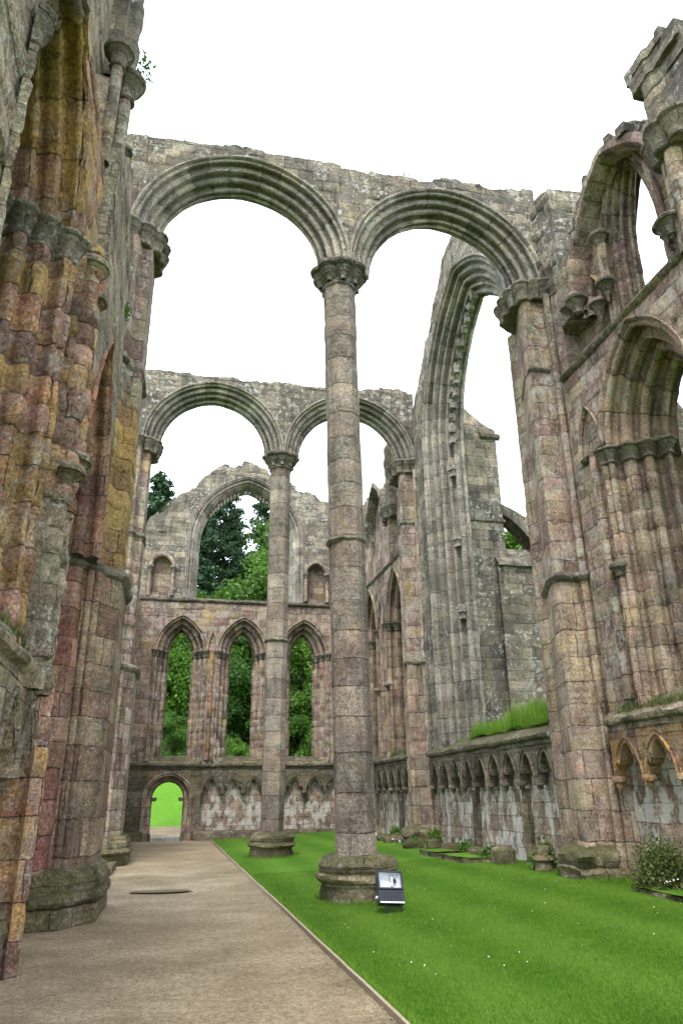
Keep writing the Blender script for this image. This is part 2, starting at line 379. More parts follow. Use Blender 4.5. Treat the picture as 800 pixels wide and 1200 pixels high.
def sweep(fr, c, a, z0, zs, rise, prof, us=1.0, res=.1, amp=.008, ero=.0, jamb=True, seed=3, mb=None, sides=(-1, 1), riseg=1.0, tmax=1.0, flip=False):
    """sweep a jamb/arch moulding up one jamb, over the pointed arch and down the other"""
    mb = mb or MB(); pr = np.array(prof); nr = prof_normals(pr)
    if not flip: nr = -nr
    pl = np.concatenate([[0], np.cumsum(np.linalg.norm(pr[1:]-pr[:-1], axis=1))])
    L = sqrt(a*a+rise*rise)*1.1
    na = max(8, int(L/res)); nj = max(2, int((zs-z0)/res)) if jamb and zs > z0 else 0
    for sd in sides:
        U = []; Z = []; 
        s = pr[:, 0]; ax = np.zeros((nj+na, len(s))); az = ax.copy(); nx = ax.copy(); nzv = ax.copy(); vv = np.zeros(nj+na)
        for j in range(nj):
            ax[j] = a+s; az[j] = z0+(zs-z0)*j/nj; nx[j] = 1; vv[j] = az[j][0]
        for i, si in enumerate(s):
            x, z = arch_pts(a+si, rise+si*riseg, na); ax[nj:, i] = x; az[nj:, i] = zs+z
        ax[-1] = -.012
        x, z = arch_pts(a, rise, na); seg = np.concatenate([[0], np.cumsum(np.hypot(np.diff(x), np.diff(z)))]); vv[nj:] = zs+seg
        tx, tz = np.gradient(x), np.gradient(z); ll = np.hypot(tx, tz); ox, oz = tz/ll, -tx/ll
        ox = np.abs(ox); oz = np.abs(oz)
        nx[nj:] = ox[:, None]; nzv[nj:] = oz[:, None]
        uu = np.broadcast_to(pl[None], ax.shape); vg = np.broadcast_to(vv[:, None], ax.shape)
        dp = stone(uu/us*0+uu*.8*us+sd*7.3, vg*us, amp, .012, ero, seed)/1.0
        ds = dp*nr[None, :, 0]; dd = dp*nr[None, :, 1]
        P = fr(c+sd*(ax+ds*nx), az+ds*nzv, pr[None, :, 1]+dd)
        mb.grid(P, uu*.8+sd*7.3+c, vg, us)
    return mb
def panel(fr, u0, u1, z0, ztop, ops=(), T=1.0, res=.14, us=1.0, amp=.012, ero=0, seed=2, rag=.10, back=True, mb=None, d0=0.0):
    """solid wall with pierced pointed openings; ztop number or function"""
    mb = mb or MB(); zt = ztop if callable(ztop) else (lambda u: ztop+0*u)
    def top(u):
        z = zt(u)
        if rag: z = z+rag*np.round(vnoise(u*1.7, 3.3, 0*u, seed)*1.6)*.9+rag*.35*vnoise(u*9, 1.1, 0*u, seed+1)
        return z
    br = [u0]
    ops = sorted(ops, key=lambda o: o['c'])
    segs = []
    cur = u0
    for o in ops:
        A = o['A']
        if o['c']-A > cur+1e-3: segs.append((cur, o['c']-A, None))
        segs.append((max(u0, o['c']-A), min(u1, o['c']+A), o)); cur = o['c']+A
    if cur < u1-1e-3: segs.append((cur, u1, None))
    def sheet(us_, zb, ztp, withtop):
        H = max(float(np.max(ztp-zb)), .05); nv = max(1, int(H/res)); nv = min(nv, 140)
        f = np.linspace(0, 1, nv+1)
        Z = zb[None]+(ztp-zb)[None]*f[:, None]; Ug = np.broadcast_to(us_[None], Z.shape)
        dp = stone(Ug*us, Z*us, amp, .012, ero, seed)
        P = fr(Ug, Z, d0-dp); mb.grid(P, Ug, Z, us)
        if back:
            Pb = fr(Ug, Z, d0+T+dp); mb.grid(Pb[:, ::-1], Ug[:, ::-1]+5, Z, us)
        if withtop:
            q = np.linspace(0, 1, 6); 
            zz = ztp[None]+.06*vnoise(us_[None]*4, q[:, None]*5, 0*us_[None]*q[:, None], seed+3)*np.sin(q*PI)[:, None]*2
            dd = d0-dp[-1][None]*(1-q[:, None])+q[:, None]*(T+dp[-1][None])
            P = fr(np.broadcast_to(us_[None], zz.shape), zz, dd); mb.grid(P, us=us)
    for (a, b, o) in segs:
        n = max(2, int((b-a)/res)+1); us_ = np.linspace(a, b, n)
        if o is None: sheet(us_, z0+0*us_, top(us_), True)
        else:
            if o['z0'] > z0+.02: sheet(us_, z0+0*us_, np.full(n, o['z0']), False)
            n2 = n*2; us_ = np.clip(o['c']+np.sin(np.linspace(-PI/2, PI/2, n2))*o['A'], a, b)
            f = o.get('fn')
            zb = o['zs']+(f((us_-o['c'])/o['A'])*o['R'] if f else arch_z(us_-o['c'], o['A'], o['R']))
            sheet(us_, zb, np.maximum(top(us_), zb+.05), True)
            if o.get('soffit'):
                q = np.linspace(0, 1, 3); P = fr(us_[None]+0*q[:, None], zb[None]+0*q[:, None], d0+q[:, None]*o['soffit']); mb.grid(P, us=us)
    for uu, sg in ((u0, 1), (u1, -1)):          # ends
        zt_ = float(top(np.array([uu]))[0]); nv = max(1, int((zt_-z0)/res)); f = np.linspace(z0, zt_, nv+1)[:, None]; q = np.linspace(0, 1, max(2, int(T/.2)+1))[None]
        dp = stone(q*T*us+9, f*us, amp, .012, ero, seed)
        P = fr(uu-sg*dp, f+0*q, d0+q*T+0*f); mb.grid(P, q*T+0*f, f+0*q, us)
    return mb
def plan_normals(p, closed):
    p = np.array(p, float)
    if closed: t = np.roll(p, -1, 0)-np.roll(p, 1, 0)
    else: t = np.gradient(p, axis=0)
    t /= np.linalg.norm(t, axis=1)[:, None]+1e-9
    return np.stack([t[:, 1], -t[:, 0]], -1)
def densify(p, res, closed=False):
    p = [np.array(q, float) for q in p]; out = []
    k = len(p) if closed else len(p)-1
    for i in range(k):
        a, b = p[i], p[(i+1) % len(p)]; n = max(1, int(np.linalg.norm(b-a)/res))
        for j in range(n): out.append(a+(b-a)*j/n)
    out.append(p[0] if closed else p[-1]); return np.array(out)
def pier(plan, z0, z1, us=1.0, res=.1, amp=.01, ero=0, seed=4, mb=None, closed=False, lean=(0, 0), side=1, cap=False, taper=0.0, jnt=.010):
    """extrude a plan outline upwards; side = +1 when the outline runs with stone on its left"""
    mb = mb or MB(); p = densify(plan, res, closed); nrm = plan_normals(p, False)*side
    if closed: nrm[0] = nrm[-1] = (nrm[1]+nrm[-2])/2
    nv = max(2, int((z1-z0)/res)); z = np.linspace(z0, z1, nv+1)
    l = np.concatenate([[0], np.cumsum(np.linalg.norm(p[1:]-p[:-1], axis=1))])
    U, Z = np.meshgrid(l, z); dp = stone(U*us, Z*us, amp, jnt, ero, seed)
    if closed: dp[:, -1] = dp[:, 0]
    c = p.mean(0)
    f = ((Z-z0)/(z1-z0))
    X = p[None, :, 0]+nrm[None, :, 0]*dp+lean[0]*f; Y = p[None, :, 1]+nrm[None, :, 1]*dp+lean[1]*f
    if taper: X = X+(c[0]-p[None, :, 0])*taper*f; Y = Y+(c[1]-p[None, :, 1])*taper*f
    mb.grid(np.stack([X, Y, Z], -1), U, Z, us)
    for kk in ((-1, 0) if cap else ()):
        q = np.linspace(0, 1, 4)[:, None, None]; top = np.stack([X[kk], Y[kk], Z[kk]], -1)[None]; cc = top.mean(1, keepdims=True)
        P = top*(1-q)+cc*q; P[..., 2] += .05*vnoise(P[..., 0]*6, P[..., 1]*6, 0*P[..., 0], seed)*q[..., 0]
        mb.grid(P, us=us)
    return mb
def ring(plan, levels, closed=False, side=1, seed=5, lump=.0, mb=None, res=.05, us=1.0, capit=True):
    """mouldings that follow a plan outline: levels = (z, outward offset)"""
    mb = mb or MB(); p = densify(plan, res, closed); nrm = plan_normals(p, False)*side
    if closed: nrm[0] = nrm[-1] = (nrm[1]+nrm[-2])/2
    # average normals a little so offsets stay tidy
    for _ in range(3):
        q = nrm.copy(); q[1:-1] = (nrm[:-2]+nrm[1:-1]*2+nrm[2:])/4
        if closed: q[0] = q[-1] = (nrm[-2]+2*nrm[0]+nrm[1])/4
        nrm = q/(np.linalg.norm(q, axis=1)[:, None]+1e-9)
    z = np.array([q[0] for q in levels]); of = np.array([q[1] for q in levels])
    l = np.concatenate([[0], np.cumsum(np.linalg.norm(p[1:]-p[:-1], axis=1))])
    OF = of[:, None]+0*l[None]
    if lump:
        OF = OF+lump*fbm(l[None]*2.5, z[:, None]*9, 0*OF, seed)+lump*.9*np.minimum(0, fbm(l[None]*.9, z[:, None]*3, 0*OF, seed+4))*2
        if closed: OF[:, -1] = OF[:, 0]
    Z = z[:, None]+(lump*.6*fbm(l[None]*3, z[:, None]*2, 0*OF, seed+7) if lump else 0)+0*l[None]
    if closed: Z[:, -1] = Z[:, 0]
    P = np.stack([p[None, :, 0]+nrm[None, :, 0]*OF, p[None, :, 1]+nrm[None, :, 1]*OF, Z], -1)
    mb.grid(P, np.broadcast_to(l[None], Z.shape), Z, us)
    if capit:
        for k in (-1, 0):
            q = np.linspace(0, 1, 4)[:, None, None]; top = P[k][None]; cc = top.mean(1, keepdims=True)
            mb.grid(top*(1-q)+cc*q, us=us)
    return mb
CAPL = [(-.46, .0), (-.44, .035), (-.41, .045), (-.38, .02), (-.30, .03), (-.20, .085), (-.14, .13), (-.11, .15), (-.095, .12), (-.06, .13), (-.03, .18), (.0, .19), (.03, .17), (.05, .11)]
BANDL = [(-.10, 0), (-.07, .05), (-.03, .085), (.0, .09), (.03, .07), (.06, .02), (.08, 0)]
def levels(z, L, k=1.0, h=1.0): return [(z+a*h, b*k) for a, b in L]
def arc(cx, cy, r, a0, a1, n=7): return [(cx+r*cos(R(a)), cy+r*sin(R(a))) for a in np.linspace(a0, a1, n)]
def octagon(cx, cy, f): 
    r = f/cos(PI/8); return [(cx+r*cos(PI/8+i*PI/4), cy+r*sin(PI/8+i*PI/4)) for i in range(8)]
def shaft_cap(mb, x, y, z, r=.13, h=.42, n=20, pend=0.0, seed=1):
    """small bell capital, with a tapering stub below it when pend > 0"""
    L = [(-h, r*.75), (-h+.03, r*.98), (-h+.06, r*.8), (-h*.5, r*.95), (-h*.3, r*1.35), (-h*.22, r*1.6), (-h*.18, r*1.4), (-.05, r*1.75), (0, r*1.85), (.05, r*1.6), (.07, r*.6)]
    if pend: L = [(-h-pend, .01), (-h-pend*.7, r*.28), (-h-pend*.35, r*.35), (-h-.02, r*.7)]+L
    th = np.linspace(0, 2*PI, n+1)
    P = np.array([[(x+rr*cos(t), y+rr*sin(t), z+dz) for t in th] for dz, rr in L])
    mb.grid(P); return mb
TREF = lambda t: np.where(np.abs(t) > .6, np.where(np.abs(t) < .8, np.maximum(.34, .47*np.sqrt(np.maximum(0, 1-((np.abs(t)-.8)/.2)**2))), .47*np.sqrt(np.maximum(0, 1-((np.abs(t)-.8)/.2)**2))),
                          .42+.58*(1-(np.minimum(np.abs(t), .6)/.6)**1.8))
def blind_arcade(fr, parent, u0, u1, n, zs=1.95, rise=.62, ztop=3.0, dep=.26, zb=0.0, mat='dark', back='wash', seed=11, skip=(), strips=()):
    p = (u1-u0)/n; a = p*.42
    ops = [dict(c=u0+p*(i+.5), A=a, z0=zs, zs=zs, R=rise, fn=TREF, soffit=dep) for i in range(n) if i not in skip]
    mb = panel(fr, u0, u1, zs, ztop, ops, T=dep, res=.07, rag=0, back=False, us=1.0, amp=.01, seed=seed)
    # soffit of the strips between arches
    for i in range(n+1):
        ua, ub = max(u0, u0+p*i-p*.5+a), min(u1, u0+p*i+p*.5-a)
        q = np.linspace(0, 1, 3)[:, None]; uu = np.linspace(ua, ub, 3)[None]
        mb.grid(fr(uu+0*q, zs+0*uu*q, dep*q+0*uu))
    mb.build('arcade_face', M[mat], parent)
    bk = panel(fr, u0, u1, zb, ztop, (), T=.2, res=.12, rag=0, back=False, d0=dep, amp=.015, ero=.02, seed=seed+1); bk.build('recess_wall', M[back], parent)
    rnd = random.Random(seed)
    for i in range(n):
        if i in skip: continue
        c = u0+p*(i+.5); hm = MB()
        pr = [(.04+.028*cos(t), .0-.035*sin(t)) for t in np.linspace(0, PI, 7)]
        sweep(fr, c, a*.98, zs, zs, rise+.07, pr, jamb=False, res=.08, amp=.004, mb=hm); hm.build('hood_mould', M[mat], parent)
    for i in range(n+1):
        u = u0+p*i; cb = MB(); P = fr(u, zs, -.0+.08)
        if rnd.random() < .15: continue
        shaft_cap(cb, P[0], P[1], zs+.01, r=.075, h=.14, n=12, pend=.08 if rnd.random() < .6 else 0); cb.build('corbel', M[mat], parent)
    for u in strips:
        q = pier([(-.11, .0), (-.11, -.10), (-.05, -.17), (.05, -.17), (.11, -.10), (.11, 0)], zb, zs-.1, us=.8, amp=.012, side=1)
        V = q.V[0].copy(); q.V[0] = fr(u+V[:, 0], V[:, 2], dep+V[:, 1]); q.build('wall_shaft', M['dark'], parent)
def coping(fr, parent, u0, u1, z, out=.10, run=.5, rise=.28, mat='dark', seed=3):
    """sloping weathered ledge with a drip roll"""
    pr = [(.26, -.02), (.17, .0), (.13, -out*.8), (.08, -out), (.03, -out*.9), (0, -out*.6), (-.03, -out*.2), (-rise, run), (-rise-.05, run+.05)]
    n = int((u1-u0)/.08); u = np.linspace(u0, u1, n); pr = np.array(pr)
    Z = z-pr[:, 0][:, None]+0*u[None]; D = pr[:, 1][:, None]+0*u[None]
    w = .02*fbm(u[None]*2.2, pr[:, 0][:, None]*9, 0*Z, seed)+.03*np.minimum(0, vnoise(u[None]*1.1, pr[:, 1][:, None]*3, 0*Z, seed+2))
    P = fr(u[None]+0*Z, Z+w, D-w); m = MB().grid(P); return m.build('coping', M[mat], parent)
def band(fr, parent, u0, u1, z, out=.09, mat='dark', name='string_course', d0=0, seed=8):
    pr = np.array([(-.10, .02), (-.09, -.02), (-.05, -out*.7), (0, -out), (.03, -out), (.05, -out*.7), (.09, .02)])
    n = max(3, int(abs(u1-u0)/.08)); u = np.linspace(u0, u1, n); Z = z+pr[:, 0][:, None]+0*u[None]
    w = .02*fbm(u[None]*3, pr[:, 0][:, None]*9, 0*Z, seed)+.05*np.maximum(0, vnoise(u[None]*1.3, .3, 0*Z, seed+2)-.2)
    P = fr(u[None]+0*Z, Z, d0+pr[:, 1][:, None]+w+.003); return MB().grid(P).build(name, M[mat], parent)
def jamb_cap(fr, parent, c, a, prof, z, sides=(-1, 1), mat='dark', k=.8, h=.75):
    """scalloped capital that follows the rolls of a jamb"""
    pr = np.array(prof)
    for sd in sides:
        pts = [fr(c+sd*(a+s), 0.0, d)[:2] for s, d in pr]
        q = np.array(pts)
        for _ in range(2): q[1:-1] = (q[:-2]+2*q[1:-1]+q[2:])/4
        t = q[-1]-q[0]; nn = np.array([t[1], -t[0]]); mid = q.mean(0); op = fr(c, 0.0, -.5)[:2]
        side = 1 if nn @ (op-mid) > 0 else -1
        m = ring(q, levels(z, CAPL, k, h), side=side, capit=False); m.build('capital', M['cap'], parent)
def tuft_blades(n, pts, h=(.1, .2), w=.006, lean=.35, seed=1):
    """grass blades as bent slivers, one per row of pts"""
    g = np.random.default_rng(seed); n = len(pts)
    az = g.uniform(0, 2*PI, n); hh = g.uniform(h[0], h[1], n); ln = g.uniform(0, lean, n)
    fa = g.uniform(0, 2*PI, n)
    dx = np.stack([np.cos(fa), np.sin(fa), 0*fa], -1)*w*.5
    bend = np.stack([np.cos(az)*ln*hh, np.sin(az)*ln*hh, hh], -1)
    p = np.asarray(pts); mid = p+bend*np.array([.35, .35, .6]); tip = p+bend
    Q = np.stack([p-dx, p+dx, mid+dx*.7, mid-dx*.7], 1); T = np.stack([mid-dx*.7, mid+dx*.7, tip], 1)
    return Q, T
def lawn_z(x): 
    f = np.clip((np.asarray(x, float)-2.0)/5.8, 0, 1); return .02+.24*f*f*(3-2*f)

# ================================================================== THE SETTING
def terrain_h(x, y):
    x = np.asarray(x, float); y = np.asarray(y, float)
    h = 9*(1-np.exp(-np.maximum(0, y-39)/34.0))*np.clip((y-39)/10, 0, 1)
    return -.06+h*(.9+.1*np.tanh(x/40))
ax = np.concatenate([np.linspace(-600, -60, 12), np.linspace(-50, 70, 61), np.linspace(80, 620, 12)])
ay = np.concatenate([np.linspace(-300, -20, 8), np.linspace(-10, 110, 81), np.linspace(120, 900, 16)])
gx, gy = np.meshgrid(ax, ay)
g = MB().grid(np.stack([gx, gy, terrain_h(gx, gy)], -1)).build('ground', M['field']); tag(g, 'bright green meadow rising behind the ruin', 'ground', kind='structure')
def sheet(name, xs, ys, zf, mat, label, cat):
    gx, gy = np.meshgrid(xs, ys); o = MB().grid(np.stack([gx, gy, zf(gx, gy)], -1)).build(name, mat); return tag(o, label, cat, kind='structure')
sheet('path', np.linspace(-7, 1.94, 60), np.linspace(-3, 36.6, 220), lambda x, y: .012*fbm(x*.5, y*.5, 0*x, 4)-.01*np.exp(-((x-.2)**2)/.4)-.008, M['gravel'], 'pale brown gravel path along the left side', 'path')
sheet('lawn', np.linspace(1.975, 8.6, 60), np.linspace(-3, 36.2, 200), lambda x, y: lawn_z(x)+.015*fbm(x*.4, y*.4, 0*x, 6), M['lawn'], 'mown green lawn beside the gravel path', 'lawn')
sheet('verge', np.linspace(-7, -1.5, 20), np.linspace(15.7, 23.2, 30), lambda x, y: .05+.03*fbm(x, y, 0*x, 9), M['lawn'], 'patch of grass behind the left pier', 'lawn')
th = np.linspace(0, 2*PI, 40)
pr_ = np.linspace(0, 1, 5)[:, None]; rr = 1+.25*fbm(np.cos(th)*2, np.sin(th)*2, 0*th, 5); rr[-1] = rr[0]
P = np.stack([.0+np.cos(th)[None]*rr*.60*pr_, 16.55+np.sin(th)[None]*rr*.26*pr_, .012+0*th[None]*pr_], -1)
tag(MB().grid(P).build('puddle', M['puddle']), 'shallow brown puddle on the gravel path', 'puddle', kind='structure')
sheet('farther_path', np.linspace(-.95, .95, 6), np.linspace(37.1, 43, 14), lambda x, y: terrain_h(x, y)+.05, M['gravel'], 'strip of path beyond the doorway', 'path')

# ================================================================== ARCADES ACROSS THE CHAPEL
AT = 1.2
def arch_profile(W, T, orders=4):
    p = mould(W, T/2, orders, hood=.10); return p+[(s, T-d) for s, d in p[::-1]][1:]
def arcade(Y, label, cs, seed):
    t = thing('arcade_wall', (3.2, Y, 13.38), label, 'arcade', 'arcades crossing the chapel')
    fr = Frame(Y-AT/2, 'x', 1); W = .56; a = 1.86; rise = 1.95
    ops = [dict(c=c, A=a+W-.02, z0=13.38, zs=13.38, R=rise+W-.02) for c in cs]
    zt = lambda u: 16.2+.03*u-.12*np.exp(-((u-4.6)/1.2)**2)
    panel(fr, -2.1, 8.25, 13.38, zt, ops, T=AT, res=.09, us=1.25, amp=.018, seed=seed, rag=.09).build('spandrel_wall', M['grey'], t)
    for i, c in enumerate(cs):
        sweep(fr, c, a, 13.38, 13.38, rise, arch_profile(W, AT), us=.75, res=.07, amp=.007, jamb=False, seed=seed+i).build('arch_moulding', M['arch'], t)
    return t
near_arcade = arcade(14.0, 'nearer tall arcade of two arches on the closer octagonal column', (.78, 5.76), 21)
far_arcade = arcade(24.4, 'farther arcade of two arches in front of the end wall', (.74, 5.74), 33)

def column(x, y, lean, label, seed, z0):
    t = thing('octagonal_column', (x, y, z0), label, 'column', 'octagonal columns on the lawn')
    f = .35; oc = octagon(x, y, f)
    pier(oc, z0+.5, 12.95, us=.5, res=.09, amp=.006, ero=.012, seed=seed, closed=True, lean=(lean, 0), jnt=.010).build('shaft', M['drum'], t)
    # base: battered octagonal plinth with weathered rolls
    L = [(z0-.06, .31), (z0+.12, .32), (z0+.26, .31), (z0+.29, .37), (z0+.34, .40), (z0+.40, .37), (z0+.43, .30), (z0+.47, .33), (z0+.55, .35), (z0+.62, .32), (z0+.68, .25), (z0+.70, .16), (z0+.71, .02), (z0+.66, -.04)]
    ring(oc, L, closed=True, seed=seed, lump=.055, capit=False, res=.05).build('base', M['moss'], t)
    tx = x+lean*.98
    def lob(k, r0):  # lobed ring of the capital
        a = np.linspace(0, 2*PI, 97); lobes = np.abs(np.cos(4*a+PI/8*0))
        return a, r0*(1-.16*k+.16*k*lobes**.6)
    Lc = [(-.56, .36, 0), (-.53, .41, .2), (-.49, .41, .2), (-.47, .37, .1), (-.42, .38, .5), (-.34, .43, 1), (-.26, .52, 1.2), (-.2, .60, 1.1), (-.17, .61, 1), (-.155, .57, 1), (-.12, .60, 1), (-.09, .68, .9), (-.03, .70, .9), (.0, .68, .9), (.02, .60, .9), (.05, .58, .8), (.06, .3, 0)]
    P = []
    for dz, r0, k in Lc:
        a, r = lob(k, r0); P.append(np.stack([tx+r*np.cos(a), y+r*np.sin(a), 13.42+dz+0*a], -1))
    m = MB().grid(np.array(P))
    for i in range(8):
        an = i*PI/4; shaft_cap(m, tx+.42*cos(an), y+.42*sin(an), 13.18, r=.075, h=.24, n=10)
    m.build('capital', M['cap'], t)
    zf = 6.62; fx = x+lean*(zf-z0)/12.5
    oc2 = octagon(fx, y, f); ring(oc2, levels(zf, BANDL, .8, .9), closed=True, seed=seed+2, lump=.045, capit=False, res=.04).build('annulet', M['cap'], t)
    return t
column(3.35, 14.0, -.20, 'nearer tall octagonal stone column with a floodlight at its mossy base', 41, lawn_z(3.35))
column(3.2, 24.4, .02, 'farther octagonal stone column nearer the end wall', 57, lawn_z(3.2))

# ================================================================== LEFT SIDE
def left_pier(dy, label, seed, mats, upper, dl, du):
    t = thing('stone_pier', (-1.6, 14+dy, 0), label, 'pier', 'piers carrying the left ends of the arcades')
    low = [(-2.7, 12.5), (-2.08, 12.5)]+arc(-1.84, 12.50, .22, 175, 350, 10)+[(-1.58, 12.62)]+arc(-1.50, 12.66, .065, 200, 360, 6)+arc(-1.38, 12.74, .065, 200, 370, 6)+[(-1.30, 12.86), (-1.02, 13.25), (-1.02, 14.8), (-1.3, 15.2), (-2.7, 15.5)]
    low = [(x+dl, y+dy) for x, y in low]
    i0 = 0; cut = 11
    pier(low[:13], .70, 5.45, us=.72, res=.06, amp=.012, ero=.03, seed=seed).build('clustered_shaft', M[mats[0]], t)
    pier(low[12:], .70, 5.45, us=.62, res=.06, amp=.008, ero=.02, seed=seed+1).build('shaft', M[mats[1]], t)
    base = [(-2.7, 12.2), (-1.72, 12.2), (-1.70, 12.26), (-1.40, 12.26), (-.90, 12.98), (-.90, 14.95), (-1.3, 15.5), (-2.7, 15.75)]
    base = [(x+dl*.4, y+dy) for x, y in base]
    L = [(-.05, .0), (.12, .01), (.27, .0), (.29, .05), (.34, .075), (.40, .05), (.43, -.01), (.50, .0), (.60, -.02), (.63, -.06), (.70, -.07), (.74, -.14), (.76, -.22)]
    ring(base, L, seed=seed+2, lump=.03, res=.05).build('base', M['moss'], t)
    ring([p for p in low[2:]], levels(5.45, BANDL, 1.2, 1.3), seed=seed+3, lump=.05, capit=True).build('annulet', M['cap'], t)
    up = [(-2.3, 12.75), (-1.98, 12.7)]+arc(-1.80, 12.78, .15, 180, 350, 8)+[(-1.62, 12.9), (-1.52, 13.15)]+arc(-1.44, 13.2, .10, 190, 350, 7)+[(-1.33, 13.3), (-1.27, 13.42), (-1.08, 13.46), (-1.05, 13.55), (-1.05, 14.5), (-1.3, 14.8), (-2.3, 15.0)]
    up = [(x+du, y+dy) for x, y in up]
    pier(up[:9], 5.45, 9.0, us=.95, res=.05, amp=.016, ero=.05, seed=seed+8).build('upper_shaft', M[upper[2]], t)
    pier(up[8:], 5.45, 9.0, us=.8, res=.05, amp=.02, ero=.07, seed=seed+4).build('upper_shaft', M[upper[0]], t)
    pier(up, 9.0, 13.0, us=.62, res=.07, amp=.008, ero=.01, seed=seed+5).build('upper_shaft', M[upper[1]], t)
    ring(up[10:], levels(9.9, BANDL, .8), seed=seed+6, lump=.03, capit=False).build('annulet', M['cap'], t)
    cp = [(-1.9, 13.2)]+arc(-1.60, 13.28, .14, 180, 340, 7)+arc(-1.28, 13.42, .13, 190, 350, 7)+arc(-1.06, 13.62, .13, 250, 380, 6)+arc(-1.0, 13.95, .13, 270, 430, 6)+arc(-1.04, 14.28, .13, 290, 440, 6)+[(-1.3, 14.6)]
    ring([(x+du*.75, y+dy) for x, y in cp], levels(13.40, CAPL, .8, 1.0), seed=seed+7, lump=.01).build('capital', M['cap'], t)
    return t
left_pier(0, 'nearer left pier with red clustered shafts and a big mossy moulded base', 61, ('red', 'shaft'), ('ochre', 'pink', 'red'), -.04, -.07)
left_pier(10.4, 'farther left pier of pink and yellow stone by the end wall', 77, ('pink', 'pink'), ('pink', 'pink', 'pink'), -.22, -.34)

# near left wall, foreground
LW = thing('ruined_wall', (-1.6, 8, 0), 'tall eroded pink and ochre left wall with a moulded lancet window in the foreground', 'wall')
fl = Frame(-1.6, 'y', -1)
win_c, win_a, win_W, win_D = 6.35, .55, .85, 1.15
ach_c, ach_a, ach_W, ach_D = 10.75, 1.12, .36, .7
fla = Frame(-1.42, 'y', -1)
prof = mould(win_W, win_D, 5, hood=.10, per=5)
panel(fl, 2.6, 4.97, 3.1, 10.6, (), T=1.9, res=.06, us=.85, amp=.02, ero=.06, seed=90, rag=0).build('wall', M['green'], LW)
tier = panel(fl, 4.97, 9.28, 3.1, 10.6, [dict(c=win_c, A=win_a+win_W-.02, z0=3.1, zs=8.1, R=1.3+win_W)], T=1.9, res=.055, us=.72, amp=.025, ero=.09, seed=91, rag=0)
tier.build('wall', M['warm'], LW)
panel(fla, 9.24, 12.62, 5.45, lambda u: 11.9-.5*np.sin(u*2.2), [dict(c=ach_c, A=ach_a+ach_W-.02, z0=5.45, zs=5.46, R=2.85+ach_W)], T=1.2, res=.06, us=.9, amp=.012, ero=.03, seed=92, rag=0).build('wall_over_arch', M['green'], LW)
sweep(fl, win_c, win_a, 3.1, 8.1, 1.35, prof, us=.72, res=.055, amp=.02, ero=.075, seed=93, sides=(1,)).build('window_jamb', M['warm'], LW)
sweep(fl, win_c, win_a, 3.1, 8.1, 1.35, prof, us=.85, res=.07, amp=.02, ero=.06, seed=94, sides=(-1,)).build('window_jamb', M['green'], LW)
sweep(fla, ach_c, ach_a, 5.46, 5.46, 2.85, mould(ach_W, ach_D, 3, hood=.07), us=.9, res=.06, amp=.01, ero=.02, seed=95, jamb=False).build('arch_moulding', M['red'], LW)
jamb_cap(fl, LW, win_c, win_a, [p for p in prof], 8.15, mat='dark', k=.62, h=.8)
# clustered buttress strip between window and arch
strip = [(-1.75, 8.15), (-1.5, 8.2)]+arc(-1.46, 8.45, .13, 250, 420, 8)+[(-1.57, 8.62), (-1.62, 8.72)]+arc(-1.48, 8.98, .13, 240, 430, 8)+[(-1.6, 9.15), (-1.52, 9.2), (-1.46, 9.3), (-1.46, 9.5), (-1.6, 9.62), (-2.6, 9.62)]
pier(strip, 2.8, 5.0, us=.85, res=.05, amp=.03, ero=.09, seed=96).build('wall_shaft', M['green'], LW)
pier(strip, 5.0, 8.6, us=.85, res=.05, amp=.03, ero=.10, seed=97).build('wall_shaft', M['warm'], LW)
for (x, y, z, r, h) in ((-1.47, 8.46, 8.35, .13, .34), (-1.5, 8.98, 8.2, .12, .3), (-1.46, 8.46, 5.35, .14, .22), (-1.47, 9.02, 5.75, .13, .3)):
    m = MB(); shaft_cap(m, x, y, z, r=r, h=h, n=22); m.build('capital', M['green'], LW)
# top storey: set back face with vaulting-shaft capitals
fl2 = Frame(-1.92, 'y', -1)
ztop_l = lambda u: 17.5-3.6*np.clip((u-9.6)/2.8, 0, 1)
panel(fl2, 2.6, 13.3, 10.55, ztop_l, (), T=1.3, res=.10, us=.9, amp=.015, ero=.03, seed=98, rag=.25).build('upper_wall', M['green'], LW)
for (x, y, z, r, h, mt) in ((-1.64, 9.2, 13.35, .14, .40, 'green'), (-1.55, 9.75, 13.35, .18, .50, 'green'), (-1.66, 10.6, 12.65, .13, .36, 'green')):
    m = MB(); m.tube([(x-.02, y, 10.9), (x, y, z-h+.02)], r*.68, 14); m.build('vaulting_shaft', M['pink'], LW)
    m = MB(); shaft_cap(m, x, y, z, r=r, h=h, n=24); m.build('capital', M['cap'], LW)
pier([(-2.1, 9.5), (-1.66, 9.5)]+arc(-1.58, 9.78, .16, 250, 450, 8)+[(-1.72, 9.98), (-2.1, 9.98)], 13.2, 18.5, us=.9, amp=.02, ero=.03, seed=99).build('vaulting_shaft', M['grey'], LW)
pier([(-2.1, 9.1), (-1.70, 9.15), (-1.66, 9.3), (-1.72, 9.42), (-2.1, 9.5)], 10.6, 12.7, us=.9, amp=.015, ero=.02, seed=100).build('vaulting_shaft', M['pink'], LW)
